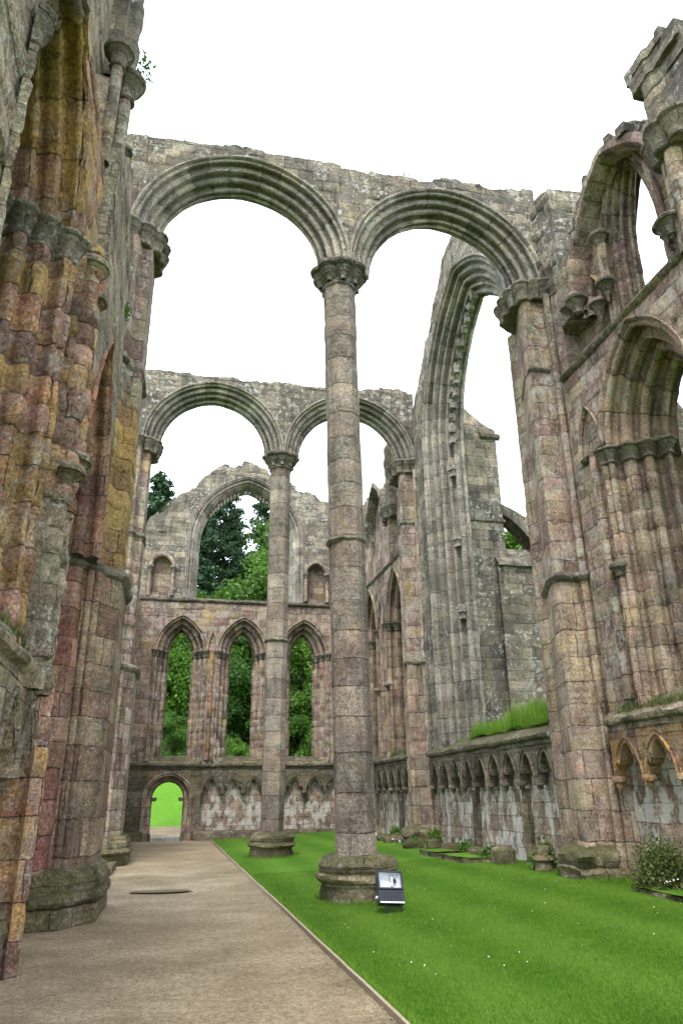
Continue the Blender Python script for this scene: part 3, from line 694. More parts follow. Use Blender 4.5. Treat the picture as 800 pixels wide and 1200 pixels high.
# bench arcade at its foot
blind_arcade(Frame(-1.52, 'y', -1), LW, 3.2, 9.35, 6, zs=1.95, rise=.66, ztop=2.9, mat='green', back='warm', seed=103)
coping(Frame(-1.52, 'y', -1), LW, 2.8, 9.5, 3.1, out=.10, run=.7, rise=.35, mat='green')
pier([(-2.6, 9.3), (-1.62, 9.3), (-1.5, 9.2)]+arc(-1.48, 9.38, .10, 270, 430, 7)+[(-1.56, 9.6), (-2.7, 9.66)], -.05, 3.2, us=.8, res=.06, amp=.014, ero=.03, seed=104).build('end_shaft', M['warm'], LW)
ring([(-2.6, 9.1), (-1.62, 9.05), (-1.56, 9.2), (-1.56, 9.6), (-1.62, 9.75), (-2.6, 9.8)], [(-.05, .02), (.3, .02), (.42, .05), (.5, .02), (.62, -.02), (.66, -.08)], seed=105, lump=.04).build('base', M['moss'], LW)
pier([(-2.9, 12.5), (-2.62, 12.5), (-2.62, 9.6), (-2.9, 9.6)][::-1], -.05, 6.3, us=.8, amp=.01, side=-1).build('back_wall', M['warm'], LW)

# wall beyond the farther left pier
t = thing('ruined_wall', (-1.95, 30, 0), 'pink left wall between the farther pier and the end wall', 'wall')
f2 = Frame(-1.95, 'y', -1)
panel(f2, 25.3, 36.2, 0, lambda u: 10.7+0*u, [dict(c=28.0, A=1.3, z0=3.2, zs=8.1, R=2.2), dict(c=32.5, A=1.3, z0=3.2, zs=8.1, R=2.2)], T=1.4, res=.16, us=.9, amp=.02, ero=.05, seed=111).build('wall', M['pink'], t)
for c in (28.0, 32.5): sweep(f2, c, .55, 3.2, 8.1, 1.35, mould(.77, 1.1, 3, hood=.08), us=.9, res=.12, amp=.015, ero=.05, seed=112).build('window_moulding', M['warm'], t)

# ================================================================== RIGHT SIDE
FR = Frame(8.1, 'y', 1)
def right_pier(dy, label, seed):
    t = thing('stone_pier', (7.9, 14+dy, .2), label, 'pier', 'piers carrying the right ends of the arcades')
    pl = [(8.5, 15.25), (8.2, 15.2)]+arc(8.05, 15.05, .11, 80, 200, 6)[:]+[(8.02, 14.75), (7.70, 13.95), (7.63, 13.78), (7.60, 13.50), (7.64, 13.42), (8.06, 13.42), (8.08, 13.34)]+arc(8.12, 13.24, .085, 150, 330, 7)+[(8.17, 13.10), (8.21, 13.0), (8.22, 12.85), (8.6, 12.8)]
    pl = [(x, y+dy) for x, y in pl]
    pier(pl, .3, 5.95, us=.62, res=.055, amp=.007, ero=.012, seed=seed, jnt=.008).build('shaft', M['tan'], t)
    pier(pl, 5.95, 13.0, us=.62, res=.055, amp=.006, ero=.006, seed=seed+1, jnt=.006).build('upper_shaft', M['pink'], t)
    ring(pl[8:21], levels(5.95, BANDL, 1.1, 1.2), seed=seed+2, lump=.05, capit=False).build('annulet', M['cap'], t)
    ring(pl[8:14], levels(11.0, BANDL, .7, 1.0), seed=seed+3, lump=.04, capit=False).build('annulet', M['cap'], t)
    cp = [(8.3, 14.9)]+[(7.8, 14.72)]+arc(7.60, 14.45, .13, 100, 220, 6)+arc(7.54, 14.12, .13, 110, 250, 6)+arc(7.55, 13.78, .13, 120, 260, 6)+arc(7.64, 13.50, .13, 150, 320, 7)+arc(7.90, 13.42, .13, 200, 340, 7)+arc(8.14, 13.34, .14, 200, 340, 7)+[(8.4, 13.3)]
    ring([(x, y+dy) for x, y in cp], levels(13.40, CAPL, .75, 1.05), seed=seed+4, lump=.01).build('capital', M['cap'], t)
    b = [(8.4, 15.2), (7.8, 14.9), (7.36, 14.2), (7.34, 13.38), (7.46, 13.16), (8.2, 13.16), (8.26, 12.98), (8.5, 12.98)]
    z0 = .16
    ring([(x, y+dy) for x, y in b], [(z0-.1, .02), (z0+.16, .03), (z0+.22, .06), (z0+.28, .03), (z0+.31, -.05), (z0+.36, -.01), (z0+.5, .0), (z0+.57, -.04), (z0+.62, -.12), (z0+.65, -.2)], seed=seed+5, lump=.07).build('base', M['moss'], t)
    return t
right_pier(0, 'nearer right pier of pink and brown ashlar with a mossy broken base', 121)
right_pier(10.4, 'farther right pier of pale ashlar beside the great window', 133)

def bay_wall(t, u0, u1, wins, seed, arc_n, detail):
    ops = [dict(c=c, A=a+W-.02, z0=3.15, zs=8.1, R=rs+W-.02) for c, a, W, D, rs in wins]
    panel(FR, u0, u1, 3.1, lambda u: 10.5+0*u, ops, T=1.35, res=detail, us=.8, amp=.016, ero=.03, seed=seed, rag=.10).build('wall', M['pink'], t)
    for c, a, W, D, rs in wins:
        pf = mould(W, D, 4, hood=.11, per=5)
        sweep(FR, c, a, 3.15, 8.1, rs, pf, us=.8, res=.075, amp=.012, ero=.035, seed=seed+2).build('window_moulding', M['tan'], t)
        jamb_cap(FR, t, c, a, pf, 8.15, mat='dark', k=.7, h=.7)
        for sd in (-1, 1):
            m = MB(); P = FR(c+sd*(a+W+.08), 5.75, -.02); shaft_cap(m, P[0], P[1], 5.75, r=.11, h=.22, n=16); m.build('annulet', M['cap'], t)
    band(FR, t, u0, u1, 10.48, out=.10, seed=seed+3)
def blind_lancet(t, c, seed, zs=8.25, a=.26, rise=.95):
    pf = mould(.14, .12, 2, hood=.05); m = sweep(FR, c, a, zs, zs, rise, [(s, d-.06) for s, d in pf], us=.8, res=.06, amp=.004, jamb=False, seed=seed); m.build('blind_arch', M['pink'], t)
    n = 10; x, z = arch_pts(a, rise, n)
    band(FR, t, c-a-.16, c+a+.16, zs, out=.08, name='blind_arch_sill')
    q = pier([(-.1, .05), (-.1, -.06), (-.05, -.12), (.05, -.12), (.1, -.06), (.1, .05)], 3.3, zs, us=.8, res=.07, amp=.01, ero=.03, seed=seed)
    V = q.V[0].copy(); q.V[0] = FR(c+V[:, 0], V[:, 2], V[:, 1]); q.build('wall_shaft', M['pink'], t)

RN = thing('ruined_wall', (8.3, 11, .2), 'right wall of the near bay with a deep lancet window and a high broken window above', 'wall')
bay_wall(RN, 4.2, 12.95, [(10.42, .60, .80, 1.1, 1.35), (6.6, .60, .80, 1.1, 1.35)], 141, 8, .08)
blind_lancet(RN, 12.2, 143); blind_lancet(RN, 8.55, 144)
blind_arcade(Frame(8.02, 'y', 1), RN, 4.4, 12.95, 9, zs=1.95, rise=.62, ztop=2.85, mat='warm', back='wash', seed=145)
coping(Frame(8.02, 'y', 1), RN, 4.4, 12.95, 3.05, out=.10, run=.4, rise=.30, mat='green', seed=5)
# clerestory storey, set back behind the wall passage
FC = Frame(8.56, 'y', 1)
cl_top = lambda u: np.where(u > 12.7, 13.3, 15.15-.6*np.clip((u-10.6), 0, 2)**2-1.0*np.clip(10.0-u, 0, 1.6))
panel(FC, 5.0, 15.1, 10.3, cl_top, [dict(c=10.45, A=.98, z0=10.35, zs=12.2, R=2.75)], T=.8, res=.10, us=.8, amp=.010, seed=151, rag=.12).build('upper_wall', M['pink'], RN)
sweep(FC, 10.45, .39, 10.35, 12.2, 2.15, mould(.60, .42, 4, hood=.08), us=.7, res=.08, amp=.006, seed=152).build('upper_window_moulding', M['pink'], RN)
# wall rib: the great relieving arch in the front plane
fr_ = Frame(8.1, 'y', 1)
rib = [(.26, 0), (.2, -.03), (.05, -.02), (0, .05), (0, .50), (.28, .55)]
sweep(fr_, 10.42, 1.72, 11.85, 11.85, 2.62, rib, us=.9, res=.08, amp=.02, ero=.03, jamb=False, seed=153).build('relieving_arch', M['pink'], RN)
mm = MB()
for i in range(46):                                     # broken stones along the back of the relieving arch
    f = (i+.5)/46; x, z = arch_pts(1.72+.26, 2.62+.26, 60); k = int(f*59)
    sd = 1 if i % 2 else -1
    if sd < 0 and x[k] > 1.5: continue
    P = FR(10.42+sd*x[k], 11.85+z[k]+.04, random.uniform(.1, .45)); s_ = np.array([random.uniform(.12, .2), random.uniform(.08, .14), random.uniform(.06, .13)])
    mm.box(P-s_, P+s_, rot=random.uniform(-.3, .3))
mm.build('broken_masonry', M['grey'], RN)
# stub of the springing next to the nearer arcade
pier([(9.4, 12.75), (8.2, 12.75), (8.0, 12.55), (8.05, 12.25), (8.6, 12.15), (9.4, 12.1)], 11.6, 13.3, us=.9, amp=.03, ero=.05, seed=154, cap=True, side=-1).build('springing_stub', M['grey'], RN)
pier([(9.4, 14.6), (8.15, 14.5), (8.05, 13.3), (8.2, 12.6), (9.4, 12.5)], 12.9, 15.9, us=1.1, amp=.04, ero=.10, seed=155, cap=True, taper=.12).build('broken_masonry', M['grey'], RN)
# small corbelled shafts and caps of the passage
for (y, x, z, r, h, pend) in ((12.3, 8.12, 11.95, .13, .35, 0), (11.95, 8.06, 11.9, .14, .4, 0), (11.6, 8.35, 11.6, .12, .26, .22), (11.28, 8.40, 13.15, .12, .25, .06), (11.32, 8.40, 11.95, .12, .26, .26), (9.35, 8.40, 11.7, .12, .26, .26), (8.75, 8.0, 11.2, .14, .3, .1)):
    m = MB(); shaft_cap(m, x, y, z, r=r, h=h, n=20, pend=pend); m.build('capital', M['cap'], RN)
m = MB(); m.tube([(8.42, 11.32, 11.95), (8.42, 11.28, 12.95)], .10, 10); m.build('small_shaft', M['pink'], RN)
sm = Frame(8.40, 'y', 1)
sweep(sm, 11.78, .20, 11.6, 11.65, .75, [(.16, .14), (.14, 0), (.08, -.02), (0, .04), (0, .15)], us=.8, res=.07, amp=.005, jamb=True, seed=157).build('passage_arch', M['pink'], RN)
# pillar of masonry left standing over the vaulting capital
for k, (za, zb, yf, xl, yn) in enumerate([(12.9, 13.55, 8.86, 7.93, 7.6), (13.54, 14.1, 8.80, 7.97, 7.6), (14.09, 14.45, 8.72, 7.96, 7.5), (14.44, 14.8, 8.98, 7.90, 7.6), (14.79, 15.08, 9.06, 7.88, 7.95)]):
    mpl = [(9.6, yf), (xl+.04, yf), (xl, yf-.05), (xl, 8.42), (xl+.07, 8.34), (xl+.07, yn), (9.6, yn)]
    pier(mpl, za, zb, us=1.0, res=.06, amp=.035, ero=.03, seed=158+k, side=1, cap=True).build('standing_masonry', M['grey'], RN)
cpl = [(8.6, 8.9)]+arc(8.1, 8.72, .16, 110, 250, 7)+arc(7.95, 8.42, .17, 110, 250, 7)+arc(8.0, 8.1, .16, 110, 260, 7)+[(8.6, 7.95)]
ring(cpl, levels(12.95, CAPL, .9, 1.1), seed=161, lump=.01).build('vaulting_capital', M['cap'], RN)
pier([(8.6, 8.75)]+arc(8.12, 8.6, .13, 90, 230, 6)+arc(8.02, 8.36, .14, 120, 240, 6)+[(8.15, 8.15), (8.6, 8.05)], 10.4, 12.6, us=.8, res=.08, amp=.012, seed=162, side=1).build('vaulting_shaft', M['pink'], RN)

# great window
GW = thing('great_window', (8.6, 19.2, .2), 'huge open pointed window arch rising above a low arcaded wall with tall grass on it', 'window')
gc, ga, gW, gD = 18.52, 2.55, 1.22, .85
gtop = lambda u: np.interp(u, [15.2, 16.0, 17.5, 18.4, 19.5, 20.35, 22.0, 23.3], [16.3, 17.4, 19.2, 19.45, 19.45, 18.4, 16.9, 15.6])
panel(FR, 15.15, 23.55, 3.0, gtop, [dict(c=gc, A=ga+gW-.02, z0=3.0, zs=12.9, R=4.15+gW*.85)], T=1.0, res=.11, us=1.0, amp=.016, seed=171, rag=.14).build('wall', M['grey'], GW)
gp = mould(gW, gD, 5, hood=.12, per=5)+[(.0, gD+.06), (.10, gD+.16)]
sweep(FR, gc, ga, 3.0, 12.9, 4.15, gp, us=.6, res=.09, amp=.007, ero=.01, riseg=.85, seed=172).build('arch_moulding', M['arch'], GW)
x_, z_ = arch_pts(ga+.26, 4.15+.22, 40); k = 0
for i in range(13):                                     # stumps of the lost tracery
    j = int(np.interp(i, [0, 12], [2, 38])); m = MB()
    for q in range(3):
        P = FR(gc+x_[j]-.06-.04*q, 12.9+z_[j]-.05*q+random.uniform(-.08, .08), gD-.20+random.uniform(-.05, .05)); s_ = np.array([random.uniform(.06, .11), random.uniform(.05, .10), random.uniform(.06, .15)])
        m.box(P-s_, P+s_, rot=random.uniform(-.4, .4))
    m.build('tracery_stump', M['arch'], GW)
for z in (7.2, 12.1, 9.6): 
    m = MB(); P = FR(gc+ga+.25, z, .6); m.box(P-np.array([.16, .14, .10]), P+np.array([.16, .14, .10]), rot=.4).box(P-np.array([.1, .1, .32]), P+np.array([.08, .1, .1]), rot=.4); m.build('tracery_stump', M['arch'], GW)
blind_arcade(Frame(8.02, 'y', 1), GW, 15.2, 23.4, 9, zs=1.95, rise=.66, ztop=2.75, mat='dark', back='wash', seed=175, strips=(17.1, 20.2))
coping(Frame(8.02, 'y', 1), GW, 15.2, 23.4, 3.02, out=.12, run=.5, rise=.25, mat='dark', seed=9)
MB().grid(np.array([[(8.4+.25*j, 15.3+.2*i, 3.25+.22*fbm(i*.35, j*.7, 0, 3)*1.0+.12*min(j, 3)) for j in range(6)] for i in range(40)])).build('turf_mound', M['lawn'], GW)

# far right bay
RF = thing('ruined_wall', (8.3, 29, .2), 'right wall of the far bay seen edge on between the column and the farther pier', 'wall')
bay_wall(RF, 25.3, 36.1, [(26.75, .45, .62, 1.0, 1.45), (30.6, .50, .70, 1.0, 1.45), (34.2, .45, .6, 1.0, 1.4)], 181, 10, .13)
blind_lancet(RF, 28.6, 183)
blind_arcade(Frame(8.02, 'y', 1), RF, 25.4, 36.0, 12, zs=1.95, rise=.62, ztop=2.85, mat='dark', back='wash', seed=185, strips=(27.2, 30.6))
coping(Frame(8.02, 'y', 1), RF, 25.4, 36.0, 3.05, out=.10, run=.45, rise=.30, mat='dark', seed=12)
panel(FC, 25.3, 36.0, 10.3, lambda u: np.interp(u, [25.3, 26.3, 27.5, 29.5, 31, 36], [14.0, 13.6, 13.2, 14.3, 15.3, 15.5]), [dict(c=27.0, A=.5, z0=11.2, zs=12.0, R=1.0)], T=.8, res=.14, us=.8, amp=.012, seed=186, rag=.15).build('upper_wall', M['pink'], RF)
pier([(9.3, 27.6), (8.2, 27.55), (7.98, 27.2), (8.0, 26.7), (8.3, 26.5), (9.3, 26.5)], 12.7, 15.6, us=.8, amp=.03, ero=.04, seed=187, side=1, cap=True).build('standing_masonry', M['dark'], RF)
ring([(8.5, 27.6)]+arc(8.05, 27.35, .15, 110, 250, 6)+arc(8.0, 26.95, .16, 110, 250, 6)+arc(8.15, 26.6, .15, 110, 250, 6)+[(8.5, 26.4)], levels(12.75, CAPL, .8), seed=188).build('vaulting_capital', M['cap'], RF)
pier([(8.6, 27.4), (8.05, 27.2), (8.0, 26.9), (8.6, 26.7)], 10.4, 12.4, us=.8, seed=189, side=1).build('vaulting_shaft', M['pink'], RF)
sweep(FR, 29.6, 1.5, 12.4, 12.4, 2.4, rib, us=.9, res=.1, amp=.015, jamb=False, seed=190).build('relieving_arch', M['grey'], RF)

# ================================================================== END WALL
EW = thing('end_wall', (3, 36.4, 0), 'roofless end wall with three lancets, a doorway and a big broken window', 'wall')
FE = Frame(36.0, 'x', 1)
# ground storey
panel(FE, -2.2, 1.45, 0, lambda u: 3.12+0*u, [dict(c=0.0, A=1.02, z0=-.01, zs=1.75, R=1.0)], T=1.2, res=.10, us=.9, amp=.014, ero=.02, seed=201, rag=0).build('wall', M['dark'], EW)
sweep(FE, 0, .68, -.05, 1.72, .70, mould(.36, .5, 2, hood=.08), us=.9, res=.08, amp=.008, seed=202).build('doorway_moulding', M['pink'], EW)
for sd in (-1, 1):                                      # trefoil cusps of the doorway
    m = MB(); P = FE(sd*.60, 1.72, .28); m.box(P-np.array([.13, .09, .05]), P+np.array([.13, .09, .05])).box(P-np.array([.10, .08, .11]), P+np.array([.10, .08, -.02])); m.build('cusp', M['dark'], EW)
blind_arcade(FE, EW, 1.45, 8.1, 7, zs=1.95, rise=.60, ztop=3.12, mat='dark', back='wash', seed=203, strips=())
coping(FE, EW, -2.1, 8.1, 3.22, out=.12, run=.4, rise=.28, mat='dark', seed=15)
MB().grid(np.array([[FE(u, z, d) for u in np.linspace(1.2, 8.1, 60)] for z, d in ((-.05, -.32), (.30, -.32), (.36, -.28), (.37, .26))]).reshape(4, 60, 3)).build('bench', M['dark'], EW)
MB().grid(np.array([[FE(u, z, d) for u in np.linspace(-2.1, -.95, 14)] for z, d in ((-.05, -.3), (.30, -.3), (.36, -.26), (.37, .1))]).reshape(4, 14, 3)).build('bench', M['moss'], EW)
# lancet storey
lans = (.13, 3.10, 6.12); la, lW, lD = .56, .62, .85
panel(FE, -2.2, 8.3, 3.12, lambda u: 10.85+0*u, [dict(c=c, A=la+lW-.02, z0=3.3, zs=8.3, R=1.15+lW-.02) for c in lans], T=1.2, res=.10, us=.9, amp=.016, ero=.03, seed=211, rag=0).build('wall', M['pink'], EW)
for i, c in enumerate(lans):
    pf = mould(lW, lD, 3, hood=.10, per=5)
    sweep(FE, c, la, 3.3, 8.3, 1.1, pf, us=.85, res=.08, amp=.014, ero=.055, seed=212+i).build('lancet_moulding', M['pink'], EW)
    jamb_cap(FE, EW, c, la, pf, 8.35, mat='dark', k=.6, h=.65)
for c in (1.62, 4.62): 
    sweep(FE, c, .16, 8.4, 8.4, .85, [(.12, -.06), (.06, -.1), (0, -.02), (0, .02)], us=.8, res=.06, amp=.004, jamb=False, seed=216).build('blind_arch', M['pink'], EW)
    q = pier([(-.11, .05), (-.11, -.06), (-.05, -.13), (.05, -.13), (.11, -.06), (.11, .05)], 3.35, 8.3, us=.8, res=.07, amp=.015, ero=.05, seed=217)
    V = q.V[0].copy(); q.V[0] = FE(c+V[:, 0], V[:, 2], V[:, 1]); q.build('wall_shaft', M['warm'], EW)
band(FE, EW, -2.1, 8.1, 10.82, out=.12)
# top storey
tops = lambda u: np.interp(u, [-2.2, -1.85, -.9, .0, .66, 1.2, 1.68, 2.3, 2.94, 4.25, 4.9, 5.5, 6.6, 7.5, 8.3], [14.2, 15.0, 15.95, 16.5, 17.4, 18.0, 18.3, 18.45, 18.65, 18.1, 17.6, 17.2, 16.8, 16.45, 16.2])
panel(FE, -2.2, 8.3, 10.85, tops, [dict(c=3.07, A=2.88, z0=10.95, zs=14.0, R=3.62)]+[dict(c=c, A=.46, z0=11.0, zs=12.45, R=.55, soffit=.4) for c in (-1.05, 6.72)], T=1.1, res=.10, us=1.15, amp=.018, ero=.02, seed=221, rag=.22).build('upper_wall', M['grey'], EW)
sweep(FE, 3.07, 2.35, 10.95, 14.0, 3.1, [(s+.27, d) for s, d in mould(.30, .22, 2, hood=.08)[:-1]]+[(.26, .24), (.05, .62), (.05, .68), (0, .70), (0, 1.1)], us=.6, res=.09, amp=.007, seed=222).build('great_arch_moulding', M['arch'], EW)
for i in range(11):
    x, z = arch_pts(2.35, 3.1, 40); j = 16+2*i if i < 10 else 38; m = MB()
    for sd in (-1, 1):
        P = FE(3.07+sd*x[j]*.985, 14.0+z[j]-.08, .6); s_ = np.array([.05, .10, random.uniform(.08, .16)]); m.box(P-s_, P+s_)
    m.build('tracery_stump', M['arch'], EW)
for c in (-1.05, 6.72):                                 # canopied niches either side of the window
    nb = MB(); sweep(FE, c, .48, 11.0, 12.45, .55, [(.16, -.10), (.09, -.14), (.02, -.10), (0, .0), (0, .4)], us=.8, res=.08, amp=.004, jamb=True, seed=224, mb=nb); nb.build('niche_arch', M['pink'], EW)
    bk = FE(np.linspace(c-.47, c+.47, 5)[None]+0*np.linspace(11, 13.1, 6)[:, None], np.linspace(11, 13.1, 6)[:, None]+0*np.linspace(0, 1, 5)[None], .38)
    MB().grid(bk).build('niche_back', M['pink'], EW)
    for du, pe in ((-.55, .12), (.55, .0)):
        m = MB(); P = FE(c+du, 12.4, -.10); shaft_cap(m, P[0], P[1], 12.45 if du else 12.15, r=.10, h=.28, n=14, pend=pe); m.build('capital', M['cap'], EW)
    m = MB(); P = FE(c+.55 if c < 0 else c-.55, 0, -.10); m.tube([(P[0], P[1], 11.0), (P[0], P[1], 12.15)], .09, 10); m.build('small_shaft', M['pink'], EW)
MB().box((-1.35, 35.93, 14.3), (-1.0, 36.1, 14.36)).build('putlog_lintel', M['dark'], EW)

# ================================================================== BUTTRESSES OUTSIDE
BT = thing('stepped_buttress', (10.5, 23.6, 0), 'tall stepped buttress with a half arch and pinnacle behind the great window', 'buttress')
FB = Frame(22.95, 'x', 1)
panel(FB, 9.6, 11.15, 0, lambda u: np.interp(u, [9.6, 10.2, 10.7, 11.15], [15.7, 15.3, 14.9, 14.55]), (), T=1.5, res=.11, us=.85, amp=.012, ero=.02, seed=231, rag=.05).build('upper_stage', M['grey'], BT)
panel(FB, 10.72, 14.2, 0, lambda u: 9.25+0*u, (), T=1.7, res=.11, us=.8, amp=.014, ero=.03, seed=232, rag=0, d0=-.12).build('lower_stage', M['grey'], BT)
wp = [(9.2, -.26), (9.28, -.26), (9.32, -.18)]
for k in range(3): wp += [(9.34+.26*k, -.18+.26*k), (9.55+.26*k, -.12+.26*k+.08), (9.57+.26*k, -.18+.26*k+.24)]
wp += [(10.15, .75), (9.3, 1.7)]
u = np.linspace(10.70, 14.22, 40); MB().grid(np.array([[FB(uu, z+.012*sin(uu*7), d) for uu in u] for z, d in wp])).build('weathering', M['grey'], BT)
u = np.linspace(9.6, 11.2, 20)
MB().grid(np.array([[FB(uu, z, d) for uu in u] for z, d in ((10.85, .02), (10.9, -.07), (10.97, -.07), (11.03, .02))])).build('string_course', M['dark'], BT)
MB().grid(np.array([[FB(uu, z, d) for uu in np.linspace(10.5, 11.3, 10)] for z, d in ((14.2, .02), (14.28, -.10), (14.4, -.10), (14.5, .02))])).build('cornice', M['dark'], BT)
n = 24; th = np.linspace(0, 1, n); fx = 11.05+th*1.75; fz = 11.75-.95*th**1.35; fb = 11.35-1.75*th**1.6*1.0
ribg = np.array([[FB(fx[i], fz[i], .2), FB(fx[i], fb[i]+(.0 if i else -.4), .2), FB(fx[i], fb[i]+(.0 if i else -.4), .95), FB(fx[i], fz[i], .95), FB(fx[i], fz[i]+.05, .57), FB(fx[i], fz[i], .2)] for i in range(n)])
MB().grid(ribg).build('flying_arch', M['grey'], BT)
panel(Frame(23.0, 'x', 1), 12.35, 13.3, 9.8, lambda u: 10.9+0*u, (), T=1.1, res=.1, us=.9, amp=.015, seed=233, rag=.06).build('pinnacle_base', M['grey'], BT)
pp = [(12.45, 23.1), (12.95, 23.1), (12.95, 23.6), (12.45, 23.6)]
mb = pier(pp, 10.85, 11.9, us=1.2, res=.07, amp=.03, ero=.05, seed=234, closed=True, taper=.1)
pier([(12.5, 23.15), (12.9, 23.15), (12.9, 23.55), (12.5, 23.55)], 11.85, 12.75, us=1.2, res=.06, amp=.05, ero=.05, seed=235, closed=True, taper=.85, mb=mb)
for q in range(4):
    for sx in (-1, 1): P = np.array([12.7+sx*(.26-.05*q), 23.3, 11.9+.2*q]); mb.box(P-.05, P+.05, rot=.7)
mb.build('pinnacle', M['dark'], BT)

B2 = thing('stepped_buttress', (11.6, 13.4, 0), 'dark buttress seen through the near right lancet', 'buttress')
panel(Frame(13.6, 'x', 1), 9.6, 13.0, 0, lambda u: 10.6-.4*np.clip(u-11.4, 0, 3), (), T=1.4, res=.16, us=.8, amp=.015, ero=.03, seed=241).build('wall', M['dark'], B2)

# ================================================================== SMALL THINGS ON THE GROUND
# timber edging of the lawn
t = thing('lawn_edging', (1.955, 16, 0), 'thin timber edging boards between the path and the lawn', 'edging')
y = -2.5; k = 0
while y < 35.6:
    L = 3.6 if y+3.6 < 35.7 else 35.7-y
    m = MB(); yy = np.linspace(y, y+L-.012, 24); wv = .008*fbm(yy*.8, 0*yy, 0*yy, k); tp = .045+.008*fbm(yy*1.5, 0*yy+4, 0*yy, k)
    m.grid(np.array([np.stack([1.942+wv, yy, 0*yy-.06], -1), np.stack([1.942+wv, yy, tp], -1), np.stack([1.972+wv, yy, tp+.003], -1), np.stack([1.972+wv, yy, 0*yy-.06], -1)]))
    m.build('board', M['board'], t); y += L; k += 1
# kerb stones by the left piers
for i in range(7):
    yy = 16.1+i*.98; m = MB(); cx = -1.32+random.uniform(-.04, .04); l = .46
    b = [(cx-.11, yy-l), (cx+.11, yy-l), (cx+.11, yy+l), (cx-.11, yy+l)]
    pier(b, -.05, .16, us=.9, res=.05, amp=.012, seed=300+i, closed=True, cap=True, taper=.08).build('kerb_stone', M['moss'])
for i, o in enumerate([o for o in COL.objects if o.name.startswith('kerb_stone')]):
    tag(o, 'low kerb stone in the row edging the grass between the two left piers', 'kerb stone', 'kerb stones between the left piers')
# doorstep
t = thing('doorstep', (0, 36.4, 0), 'pale stone doorstep slab under the arched doorway', 'doorstep')
MB().box((-.62, 35.72, -.05), (.62, 36.5, .13)).build('tread', M['pale'], t)
for sd in (-1, 1): pier([(sd*.70-.06, 35.66), (sd*.70+.06, 35.66), (sd*.70+.06, 35.9), (sd*.70-.06, 35.9)], -.05, .30, us=1, res=.05, amp=.02, seed=310, closed=True, cap=True).build('side_block', M['moss'], t)
# floodlight
def floodlight():
    x0, y0 = 3.44, 12.1; z0 = float(lawn_z(x0))
    t = thing('floodlight', (x0, y0, z0), 'black rectangular floodlight tilted up on the lawn at the foot of the column', 'floodlight')
    tl = R(24); yaw = R(6); roll = R(4)
    def W(p):      # local: x right, y out of the glass (towards viewer), z up along the body
        p = np.asarray(p, float); x, yv, z = p[..., 0], p[..., 1], p[..., 2]
        x, z = x*cos(roll)+z*sin(roll), -x*sin(roll)+z*cos(roll)
        Y = -yv*cos(tl)+z*sin(tl); Z = z*cos(tl)+yv*sin(tl)
        X = x*cos(yaw)-Y*sin(yaw); Y = x*sin(yaw)+Y*cos(yaw)
        return np.stack([X+x0, Y+y0, Z+z0+.12], -1)
    def bx(mb, a, b):
        k = len(mb.V); mb.box(a, b)
        for i in range(k, len(mb.V)): mb.V[i] = W(mb.V[i])
        return mb
    w, h = .205, .47; f = .022
    m = MB()                                        # open-fronted lamp box
    for a, b in (((-w, -.02, .20), (-w+f, .05, h)), ((w-f, -.02, .20), (w, .05, h)), ((-w+f, -.02, h-f), (w-f, .05, h)), ((-w+f, -.02, .20), (w-f, .05, .20+f))): bx(m, a, b)
    bx(m, (-w+.03, -.15, .22), (w-.03, -.135, h-.03)); m.build('lamp_housing', M['black'], t)
    m = MB(); bx(m, (-w, -.10, .0), (w, .035, .19)); 
    m.build('gear_box', M['black'], t)
    m = MB()
    for i in range(7): bx(m, (-w+.03+i*.052, .036, .03), (-w+.045+i*.052, .048, .16))
    m.build('cooling_ribs', M['black'], t)
    m = MB(); bx(m, (-w+.01, .036, .002), (w-.01, .046, .022)); m.build('trim_strip', M['steel'], t)
    # reflector dish: facets from the rim down to the back
    q = np.linspace(0, 1, 7); P = []
    for k in q:
        s = 1-.55*k; hx, hz = (w-f-.004)*s, (.115)*s; zc = .335; d = .02-.135*k**.6*.8
        P.append([W((a*hx, d, zc+b*hz)) for a, b in ((-1, -1), (0, -1), (1, -1), (1, 0), (1, 1), (0, 1), (-1, 1), (-1, 0), (-1, -1))])
    P.append([W((0, -.09, .335))]*9); m = MB().grid(np.array(P)); rf = m.build('reflector', M['steel'], t, smooth=False)
    m = MB(); m.tube([W((.04, -.03, .26)), W((.06, -.03, .33)), W((.05, -.03, .40))], .022, 10); m.build('lamp_tube', M['lampw'], rf)
    m = MB(); m.tube([W((.05, -.05, .33)), W((.11, -.01, .35))], .03, 8); m.build('lamp_holder', M['black'], rf)
    m = MB(); m.quads([[W((-w+f, .035, .222)), W((w-f, .035, .222)), W((w-f, .035, h-f)), W((-w+f, .035, h-f))]]); m.build('front_glass', M['glass'], t, smooth=False)
    m = MB()
    for sx in (-.10, .15):
        a = W((sx, .0, .01)); m.tube([a, a+np.array([0, -.01, -.06]), (a[0]+.01, a[1]-.02, z0-.02)], .012, 8)
    m.tube([W((-.10, .0, .01))+np.array([0, 0, -.05]), W((.15, .0, .01))+np.array([0, 0, -.05])], .010, 8); m.build('mounting_bracket', M['black'], t)
    m = MB(); m.tube([W((-w-.03, -.04, .10)), W((-w-.004, -.04, .10))], .022, 10); m.build('knob', M['steel'], t)
    m = MB(); m.tube([W((w, -.05, .30)), W((w+.03, -.05, .28)), W((w+.04, -.06, .20)), W((w, -.06, .12))], .008, 6); m.build('cable', M['black'], t)
floodlight()

